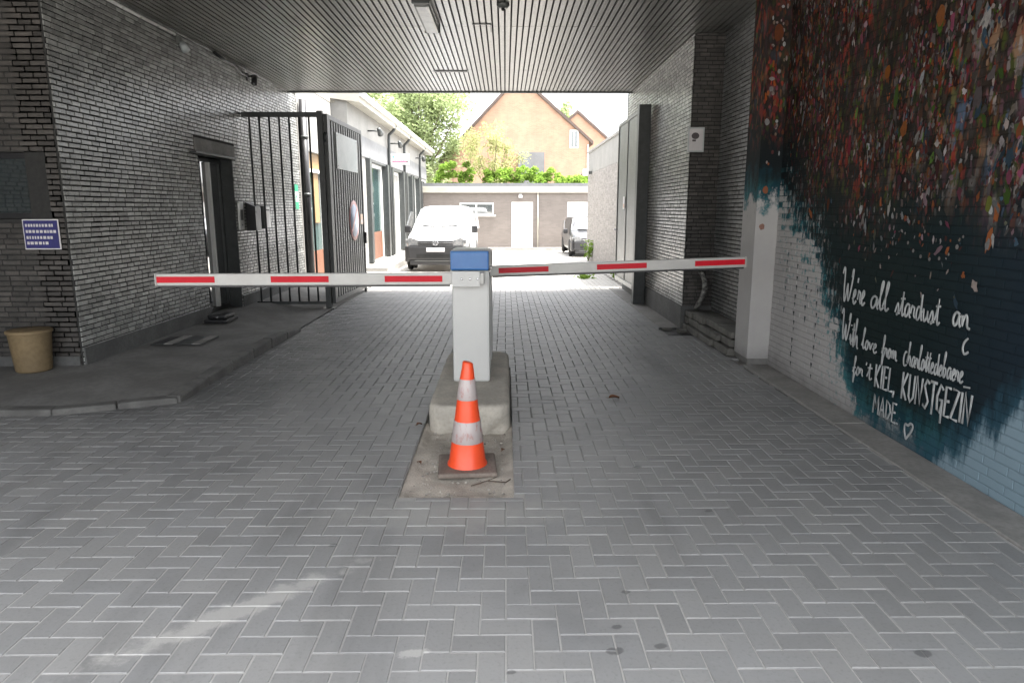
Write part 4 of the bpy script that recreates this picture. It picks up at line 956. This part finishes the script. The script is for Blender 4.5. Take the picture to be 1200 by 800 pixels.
f_ = B().box(-.6, -.42, .351, .45, .12, 2.999, 'white_paint').box(-.6, -.42, 1.9, 1.999, .12, 2.999, 'white_paint').box(-.6, -.42, .451, 1.899, 2.55, 2.62, 'white_paint').build('window', lb)
B().box(-.54, -.50, .451, 1.899, .75, 2.549, 'shop_glass').build('pane', f_); B().box(-.55, -.48, .451, 1.899, .12, .749, 'orange_panel').build('panel', f_); B().box(-.55, -.48, .451, 1.899, 2.621, 2.99, 'wood_panel').build('top_panel', f_)
B().box(-.56, -.47, 1.3, 1.7, 1.4, 2.54, 'wood_panel').build('poster', f_)
for yy in (8.75, 12.35, 17.25):
    B().tube([(.34, yy, 4.46), (.26, yy, 4.30), (.10, yy, 4.15), (.09, yy, 4.0), (.09, yy, .0)], .05, 'steel_dark').build('downpipe', lb)
tag(B().tube([(-4.3, 15.22, .06), (-4.3, 15.22, 4.0)], .075, 'black_plastic', 14).tube([(-4.3, 15.22, 2.0), (-4.3, 15.22, 2.06)], .084, 'steel_dark', 14).tube([(-4.3, 15.22, 3.2), (-4.3, 15.22, 3.26)], .084, 'steel_dark', 14).build('drain_pipe'), 'thick black drain pipe at the end of the left brick wall', 'pipe')
struct(B().box(XB-.4, XB+.85, 15.05, 19, -.2, .02, 'concrete').box(XB, XB+.75, 19.002, 34, -.3, .13, 'concrete', bev=.02).build('courtyard_pavement'))
for i, (yy, lab) in enumerate(((20.7, 'dark spotlight on bracket above the first shop window'), (24.6, 'dark spotlight on bracket above the hanging white sign'), (31.5, 'dark spotlight on bracket near the far end of the eave'))):
    s_ = thing('spotlight', lab, 'spotlight', (XB, yy, 3.95), 0, 'spotlights under the eave')
    B().tube([(0, 0, 0), (.34, .05, .0)], .022, 'steel_dark').build('bracket', s_); B().tube([(.34, -.1, .05), (.36, .12, -.08)], [.05, .09], 'steel_dark', 12).build('head', s_)
hs_ = thing('hanging_sign', 'white hanging sign with pink and mint print on the low building', 'sign', (XB, 24.3, 3.22))
B().box(.06, .70, -.03, .03, 0, .36, 'white_paint', bev=.01).build('panel', hs_); B().tube([(0, 0, .3), (.08, 0, .3)], .015, 'steel_dark').build('bracket', hs_); B().tube([(0, 0, .06), (.08, 0, .06)], .015, 'steel_dark').build('bracket', hs_)
b = B(); xx = .12
while xx < .58: b.box(xx, xx+.022, -.0335, -.0312, .075, .075+rnd.choice((.06, .06, .085)), 'pink_ink'); b.box(xx, xx+.036, -.0345, -.0337, .085, .105, 'pink_ink'); xx += .038
b.box(.59, .66, -.0335, -.0312, .075, .125, 'ink'); b.build('print', hs_)
b = B(); b.box(.13, .19, -.0335, -.0312, .22, .30, 'mint_ink').box(.20, .25, -.0335, -.0312, .24, .27, 'mint_ink'); b.build('emblem', hs_)

# ------------------------------------------------------------------ courtyard: back building
G0 = -.17
bb = thing('garage_building', 'flat roofed grey brick outbuilding across the end of the courtyard', 'building', (0, 33, G0))
hl = [(-2.15, -.55, 1.62, 2.18), (.30, 1.32, .06, 2.22), (2.95, 5.4, .06, 2.22)]
def facx(b, y0, y1, x0, x1, z0, z1, holes, m):
    xsl = sorted({x0, x1, *[h[0] for h in holes], *[h[1] for h in holes]})
    for a, c in zip(xsl[:-1], xsl[1:]):
        segs = [(z0, z1)]
        for h in holes:
            if h[0] < (a+c)/2 < h[1]: segs = [q for s0, s1 in segs for q in ((s0, min(s1, h[2])), (max(s0, h[3]), s1)) if q[1]-q[0] > 1e-4]
        for s0, s1 in segs: b.box(a, c, y0, y1, s0, s1, m)
b = B(); facx(b, 0, .25, -3.96, 9, 0, 2.72, hl, 'court_brick'); b.box(-3.96, -3.7, .251, 4, 0, 2.72, 'court_brick').box(8.75, 9, .251, 4, 0, 2.72, 'court_brick'); b.build('wall', bb)
B().box(-3.96, 9.1, -.06, 4.1, 2.722, 2.80, 'roof_felt').build('roof', bb)
B().box(-3.96, 9.1, -.14, -.061, 2.64, 2.93, 'cream', bev=.01).build('fascia', bb)
B().box(-3.95, 9.0, .3, .5, 2.802, 3.10, 'render_mid').build('parapet', bb)
wn = B().box(-2.15, -2.09, -.02, .1, 1.62, 2.18, 'white_paint').box(-.61, -.55, -.02, .1, 1.62, 2.18, 'white_paint').box(-2.089, -.611, -.02, .1, 2.11, 2.18, 'white_paint').box(-2.089, -.611, -.02, .1, 1.62, 1.68, 'white_paint').box(-1.40, -1.34, -.02, .1, 1.681, 2.109, 'white_paint').build('window', bb)
B().box(-2.089, -1.401, .03, .05, 1.681, 2.109, 'glass').build('pane', wn); B().box(-1.339, -.611, .03, .05, 1.681, 2.109, 'glass').build('pane', wn); B().box(-2.25, -.45, -.08, -.001, 1.55, 1.618, 'white_paint').build('sill', wn)
d1 = B().box(.301, 1.319, .02, .08, .06, 2.219, 'white_paint', bev=.006).build('door', bb); B().tube([(1.2, -.01, 1.05), (1.2, .02, 1.05)], .03, 'chrome').build('handle', d1)
B().box(2.951, 5.399, .02, .08, .06, 2.219, 'white_paint', bev=.006).build('garage_door', bb)
B().tube([(1.55, -.06, 0.05), (1.55, -.06, 2.65)], .035, 'cream').build('downpipe', bb)
struct(B().box(-3.2, 9, 32.6, 32.995, G0-.2, G0+.09, 'concrete').build('kerb'))
cl = thing('wall_lamp', 'small white lamp over the white door of the outbuilding', 'lamp', (.72, 33, G0+2.52)); B().box(-.07, .07, -.1, -.002, 0, .06, 'white_paint', bev=.01).build('mount', cl); B().lathe([(.09, -.12), (.09, -.02), (.04, 0)], 'paper', 16).build('shade', cl).location = (0, -.12, 0)
gv = thing('air_vent', 'small dark grey vent box on the outbuilding wall behind the white van', 'vent', (-1.85, 32.99, G0+.32)); B().box(-.28, .28, -.04, 0, 0, .42, 'steel_grey', bev=.01).build('frame', gv)
b = B(); [b.box(-.24, .24, -.055, -.041, .04+.06*i, .075+.06*i, 'steel_dark') for i in range(6)]; b.build('louvre', gv)

# right boundary wall
bw = thing('boundary_wall', 'pale brick boundary wall with grey upper band right of the courtyard', 'wall', (3.0, 15.1, -.1))
b = B(); brick_panel(b, (0, 10.2, 0), (0, -1, 0), (-1, 0, 0), 10.2, 3.05, 'pale_brick', 'pale_mortar', seed=31, core=.3, depth=.006, bl=.21, bh=.05, jt=.012, vary=.03); b.build('brickwork', bw)
B().box(-.004, .3, 0, 10.2, 3.052, 3.76, 'render_grey').build('upper_band', bw); B().box(-.05, .34, -.02, 10.24, 3.762, 3.84, 'concrete', bev=.01).build('coping', bw)
fl = thing('floodlight', 'white floodlight on the pale boundary wall', 'floodlight', (2.99, 24.2, 2.95)); B().box(-.12, 0, -.04, .04, -.05, .05, 'steel_grey').build('bracket', fl); B().box(-.3, -.121, -.16, .16, -.1, .12, 'white_paint', bev=.02).build('head', fl)

# ------------------------------------------------------------------ houses
def gable_house(name, label, xa, za, xl, zl, xr, zr, y0, y1, wins):
    h = thing(name, label, 'house', (0, y0, G0)); zg = -G0
    B().prism([(xl, 0), (xr, 0), (xr, zr+zg), (xa, za+zg), (xl, zl+zg)], 'y', 0, y1-y0, 'orange_brick').build('wall', h)
    b = B(); t = .22
    for (ax, az, bx, bz) in ((xa, za, xl, zl), (xa, za, xr, zr)):
        dx, dz = bx-ax, bz-az; ex, ez = bx+dx*.06, bz+dz*.06
        b.prism([(ax, az+zg+.01), (ex, ez+zg+.01), (ex, ez+zg+t), (ax, az+zg+t+.04)], 'y', -.18, y1-y0+.18, 'roof_tile')
    b.build('roof', h)
    for (x0, x1, z0, z1) in wins:
        w_ = B().box(x0, x0+.09, -.04, .05, z0+zg, z1+zg, 'white_paint').box(x1-.09, x1, -.04, .05, z0+zg, z1+zg, 'white_paint').box(x0+.091, x1-.091, -.04, .05, z1+zg-.09, z1+zg, 'white_paint').box(x0+.091, x1-.091, -.04, .05, z0+zg, z0+zg+.09, 'white_paint').box((x0+x1)/2-.03, (x0+x1)/2+.03, -.035, .05, z0+zg+.091, z1+zg-.091, 'white_paint').build('window', h)
        B().box(x0+.091, (x0+x1)/2-.031, -.015, -.005, z0+zg+.091, z1+zg-.091, 'glass').box((x0+x1)/2+.031, x1-.091, -.015, -.005, z0+zg+.091, z1+zg-.091, 'glass').build('pane', w_)
    return h
h1 = gable_house('gable_house', 'large orange brick house with steep gable behind the outbuilding', .92, 9.95, -4.4, 4.5, 5.45, 6.05, 46, 57, [(4.2, 4.78, 5.6, 6.75)])
B().tube([(5.40, -.06, .3), (5.40, -.06, 6.0)], .05, 'white_paint').build('downpipe', h1)
ex = B().box(.85, 2.52, -.9, -.002, 0, 5.45, 'render_mid').build('extension', h1); B().box(1.12, 1.58, -.92, -.901, 4.4, 5.05, 'glass').build('window', ex)
gable_house('gable_house', 'smaller orange brick house whose gable shows behind the big one', 5.7, 9.1, 2.2, 6.0, 8.9, 6.4, 56, 66, [])
gable_house('brick_shed', 'low orange brick shed with dark roof edge below the big house', 4.55, 3.55, 3.3, 2.75, 5.9, 2.75, 40, 43, [])

# ------------------------------------------------------------------ plants
def leaves(b, m, centers, n, size, flat=1., rg=rnd):
    for _ in range(n):
        c, r = rg.choice(centers); 
        d = Vector((rg.gauss(0, 1), rg.gauss(0, 1), rg.gauss(0, 1))).normalized()*(r*rg.random()**.45); d.z *= flat
        p_ = Vector(c)+d; s = size*rg.uniform(.6, 1.3)
        a = Vector((rg.gauss(0, 1), rg.gauss(0, 1), rg.gauss(0, .6))).normalized(); q = a.cross(Vector((rg.gauss(0, 1), rg.gauss(0, 1), rg.gauss(0, 1)))).normalized()
        b.add([p_-a*s, p_+q*s*.45-a*s*.1, p_+a*s, p_-q*s*.45-a*s*.1], [(0, 1, 2, 3)], m)
def tree(name, label, x_, y_, base, H, cz, R, n, size, m, ncl, trunk=.18):
    rg = random.Random(hash(label) % 1000 if False else len(label)*7)
    t = thing(name, label, 'tree', (x_, y_, base))
    cl_ = []
    for i in range(ncl):
        d = Vector((rg.gauss(0, 1), rg.gauss(0, 1), rg.gauss(0, 1))).normalized()*rg.uniform(.35, 1)
        cl_.append((Vector((d.x*R[0], d.y*R[0], cz+d.z*R[1])), R[0]*rg.uniform(.16, .34)))
    b = B(); top = Vector((rg.uniform(-.3, .3), 0, cz*.95)); b.tube([(0, 0, 0), (.05, 0, H*.25), tuple(top*.6), tuple(top)], [trunk, trunk*.8, trunk*.55, trunk*.2], 'bark', 8)
    for c, r in cl_[::2]:
        s_ = Vector((0, 0, cz*rg.uniform(.4, .8))); mid = s_.lerp(c, .5)+Vector((0, 0, -.1*R[1])); b.tube([s_, mid, c], [trunk*.35, trunk*.2, trunk*.06], 'bark', 6)
    b.build('trunk', t); b = B(); leaves(b, m, cl_, n, size, 1., rg); b.build('crown', t, fix=False); return t
tree('tree', 'tall pale green tree behind the low building on the left', -5.6, 44, G0, 11, 7.2, (3.7, 4.2), 26000, .12, 'leaf_pale', 80, .2)
tree('tree', 'thin yellow green young tree in front of the orange gable', -.75, 39, G0, 6.5, 4.6, (1.9, 2.1), 4200, .075, 'leaf_yellow', 44, .07)
tree('tree', 'distant tree showing above the smaller house roof', 6.2, 72, 0, 12, 10.2, (2.4, 1.9), 2200, .2, 'leaf_pale', 18, .25)
tree('tree', 'distant tree top left of the smaller gable', 3.9, 74, 0, 13, 10.9, (1.5, 1.4), 1400, .2, 'leaf_pale', 12, .25)
def hedge(label, x0, x1, y_, z0, h):
    t = thing('ivy_bush', label, 'bush', ((x0+x1)/2, y_, G0+2.9), 0, 'bushes behind the outbuilding roof'); cl_ = []; rg = random.Random(int(x0*100))
    n = int((x1-x0)/.26)
    for i in range(n): 
        X = (x0-x1)/2+(x1-x0)*(i+.5)/n; hh = h*rg.uniform(.55, 1.05)
        for zz in (.1, hh*.5, hh*.85): cl_.append((Vector((X+rg.uniform(-.1, .1), rg.uniform(-.35, .35), z0+zz)), .27*rg.uniform(.7, 1.1)))
    b = B(); leaves(b, 'leaf_bright', cl_, 900*n//2, .085, .9, rg); b.build('foliage', t, fix=False)
    b = B(); [b.tube([(c[0].x*.9, 0, -2.8), tuple(c[0])], [.03, .008], 'bark', 5) for c in cl_[1::5]]; b.build('stems', t)
hedge('bright bushy ivy at the left end of the outbuilding roof', -3.75, -1.75, 38.2, .1, 1.45)
hedge('widest bright ivy mass below the grey extension', -1.2, 2.6, 38.2, .1, 1.25)
hedge('lower bright ivy running to the right end of the outbuilding roof', 2.75, 4.9, 38.2, .1, .8)
def weed(label, x_, y_, h):
    t = thing('weed', label, 'plant', (x_, y_, -.05), 0, 'weeds at the boundary wall foot'); rg = random.Random(int(y_*10)); b = B(); s_ = B()
    for i in range(9):
        d = Vector((rg.gauss(0, .12), rg.gauss(0, .12), h*rg.uniform(.6, 1))); s_.tube([(0, 0, 0), tuple(d*.6), tuple(d)], .005, 'leaf_bright', 5)
        leaves(b, 'leaf_bright', [(d*q, .1) for q in (.4, .7, 1)], 26, .05, 1, rg)
    b.build('leaves', t, fix=False); s_.build('stems', t)
weed('tall bright weed at the far end of the boundary wall', 2.85, 23.6, .75); weed('low weed at the foot of the boundary wall near the gate post', 2.82, 17.0, .42); weed('tiny weed on the paving edge by the boundary wall', 2.0, 17.3, .12)

# ------------------------------------------------------------------ vans
def van(label, x_, y_, z_, rz, paint='van_white', hs=1.):
    t = thing('parked_van', label, 'van', (x_, y_, z_), rz)
    #        y     zl   zt   hw_low hw_top round
    ST = [(0.06, .30, .78, .70, .66, .10), (.10, .24, .90, .80, .74, .10), (.28, .22, .99, .87, .80, .10), (.60, .22, 1.06, .895, .83, .09), (1.02, .22, 1.14, .897, .83, .09),
          (1.12, .22, 1.22, .897, .82, .10), (1.45, .22, 1.52, .897, .74, .12), (1.78, .22, 1.76, .897, .69, .14), (2.15, .22, 1.82, .897, .69, .14), (3.2, .22, 1.84, .897, .69, .14), (4.15, .24, 1.82, .89, .70, .14), (4.38, .28, 1.70, .87, .72, .14), (4.42, .34, 1.5, .80, .70, .12)]
    def ring(y, zl, zt, hl, ht, rd):
        zb = min(1.02, zt-.16); h = [(0, zl), (hl*.6, zl), (hl-.08, zl), (hl-.005, zl+.09), (hl, .55), (hl, zb-.12), (hl-.012, zb)]
        f_ = lambda q: hl-.012+(ht-hl+.012)*q
        h += [(f_(.5), zb+(zt-zb)*.45), (f_(.92), zt-rd*.75), (f_(1)-rd*.35, zt-rd*.22), (f_(1)-rd*1.1, zt-.012), (ht*.45, zt), (0, zt+.004)]
        return [(a, y, c) for a, c in h]+[(-a, y, c) for a, c in h[-2:0:-1]]
    vs = []; n = None
    for s_ in ST: r = ring(*s_); n = len(r); vs += r
    fs = [(i*n+j, i*n+(j+1) % n, (i+1)*n+(j+1) % n, (i+1)*n+j) for i in range(len(ST)-1) for j in range(n)]+[tuple(range(n))[::-1], tuple((len(ST)-1)*n+j for j in range(n))]
    b = B(); b.add(vs, fs, paint, True); bo = b.build('body', t)
    sm = bo.modifiers.new('smooth', 'SUBSURF'); sm.levels = sm.render_levels = 2
    # windscreen: a curved sheet lying on the slope between bonnet and roof
    b = B(); NU, NV = 12, 6; vs = []
    for j in range(NV+1):
        tt = j/NV; yy = 1.12+(1.74-1.12)*tt; zz = 1.215+(1.72-1.215)*tt+.012; hw = .80+(.655-.80)*tt
        for i in range(NU+1):
            u = 2*i/NU-1; vs.append((hw*u, yy-.035+.07*u*u-.012, zz-.02*u*u+.01))
    b.add(vs, [(j*(NU+1)+i, j*(NU+1)+i+1, (j+1)*(NU+1)+i+1, (j+1)*(NU+1)+i) for j in range(NV) for i in range(NU)], 'screen', True); wsn = b.build('windscreen', t)
    for s in (-1, 1): B().tube([(s*.1-.05, 1.07, 1.225), (s*.1+.42*s, 1.10, 1.25)], .012, 'black_plastic', 6).build('wiper', wsn)
    for s in (-1, 1):
        b = B(); b.prism([(1.32, 1.10), (2.45, 1.10), (2.45, 1.58), (1.92, 1.60)], 'x', 0, .01, 'glass'); o = b.build('side_window', t)
        o.matrix_local = Matrix.Translation((s*.905+(-.005), 0, 0)) @ Matrix(((1, 0, -.30*s, .33*s), (0, 1, 0, 0), (0, 0, 1, 0), (0, 0, 0, 1)))
        m_ = B().box(s*.92 if s > 0 else -1.10, 1.10 if s > 0 else -.92, 1.28, 1.40, 1.02, 1.24, 'black_plastic', bev=.04).build('wing_mirror', t)
        B().box(-.985*1 if s < 0 else .945, -.945 if s < 0 else .985, 1.401, 1.405, 1.05, 1.2, 'glass').build('mirror_glass', m_)
        hl_ = B(); hl_.prism([(s*.50, .72), (s*.79, .70), (s*.80, .90), (s*.70, .93), (s*.50, .86)], 'y', .03, .14, 'lamp_glass'); hl_.build('headlight', t)
        B().box(min(s*.80, s*.875), max(s*.80, s*.875), .10, .35, .76, .88, 'lamp_glass', bev=.02).build('indicator', t)
    bp = B(); bp.box(-.80, .80, .0, .16, .30, .70, 'black_plastic', bev=.05).box(-.90, -.74, .08, .52, .24, .68, 'black_plastic', bev=.05).box(.74, .90, .08, .52, .24, .68, 'black_plastic', bev=.05).box(-.74, .74, .03, .2, .16, .299, 'black_plastic', bev=.02)
    bu = bp.build('bumper', t); B().box(-.55, .55, -.008, -.001, .36, .47, 'void').build('air_intake', bu); B().box(-.6, .6, -.012, -.001, .275, .29, 'steel_grey').build('lip', bu)
    gl_ = B().box(-.50, .50, .02, .1, .705, .85, 'black_plastic', bev=.01).build('grille', t)
    B().box(-.49, .49, .008, .019, .775, .792, 'chrome').build('chrome_bar', gl_); B().box(-.49, .49, .008, .019, .712, .722, 'chrome').build('chrome_bar', gl_)
    e = B(); ringp = [(.075*math.cos(a), .004, .79+.075*math.sin(a)) for a in [q*math.pi/12 for q in range(25)]]; e.tube(ringp, .009, 'chrome', 6)
    e.tube([(-.028, .003, .855), (0, .003, .80), (.028, .003, .855)], .007, 'chrome', 6); e.tube([(-.06, .003, .825), (-.03, .003, .735), (0, .003, .79), (.03, .003, .735), (.06, .003, .825)], .007, 'chrome', 6); e.build('emblem', gl_)
    B().box(-.26, .26, -.022, -.009, .535, .645, 'paper', bev=.003).build('number_plate', t)
    w0 = None
    for wx in (-.78, .78):
        for wy in (.82, 3.55):
            ty = B().tube([(-.1, 0, 0), (.1, 0, 0)], .315, 'tyre', 24).build('wheel', t); ty.location = (wx, wy, .315)
            s = 1 if wx > 0 else -1; B().tube([(s*.101, 0, 0), (s*.106, 0, 0)], .2, 'alu', 20).build('rim', ty)
    for wx in (-1, 1):
        for wy in (.82, 3.55): B().tube([(wx*.80, wy, .36), (wx*.9, wy, .36)], .40, 'void', 24).build('wheel_arch', t)
    t.scale.z = hs
    return t
M['screen'] = mat('reflective windscreen', (.30, .31, .32), (.36, .37, .38), .05, 1, 0., Specular_IOR_Level=1., Coat_Weight=1., Coat_IOR=2.2)
van('white delivery van facing the passage in the courtyard left half', -1.98, 19.55, -.005, R_(-2))
M['car_dark'] = mat('dark grey car paint', (.014, .014, .016), (.012, .012, .014), .35, 1, 0., Coat_Weight=.5, speck=0)
van('dark grey car half hidden behind the right boundary wall', 3.5, 27.0, gz(28), R_(1), 'car_dark', .84)
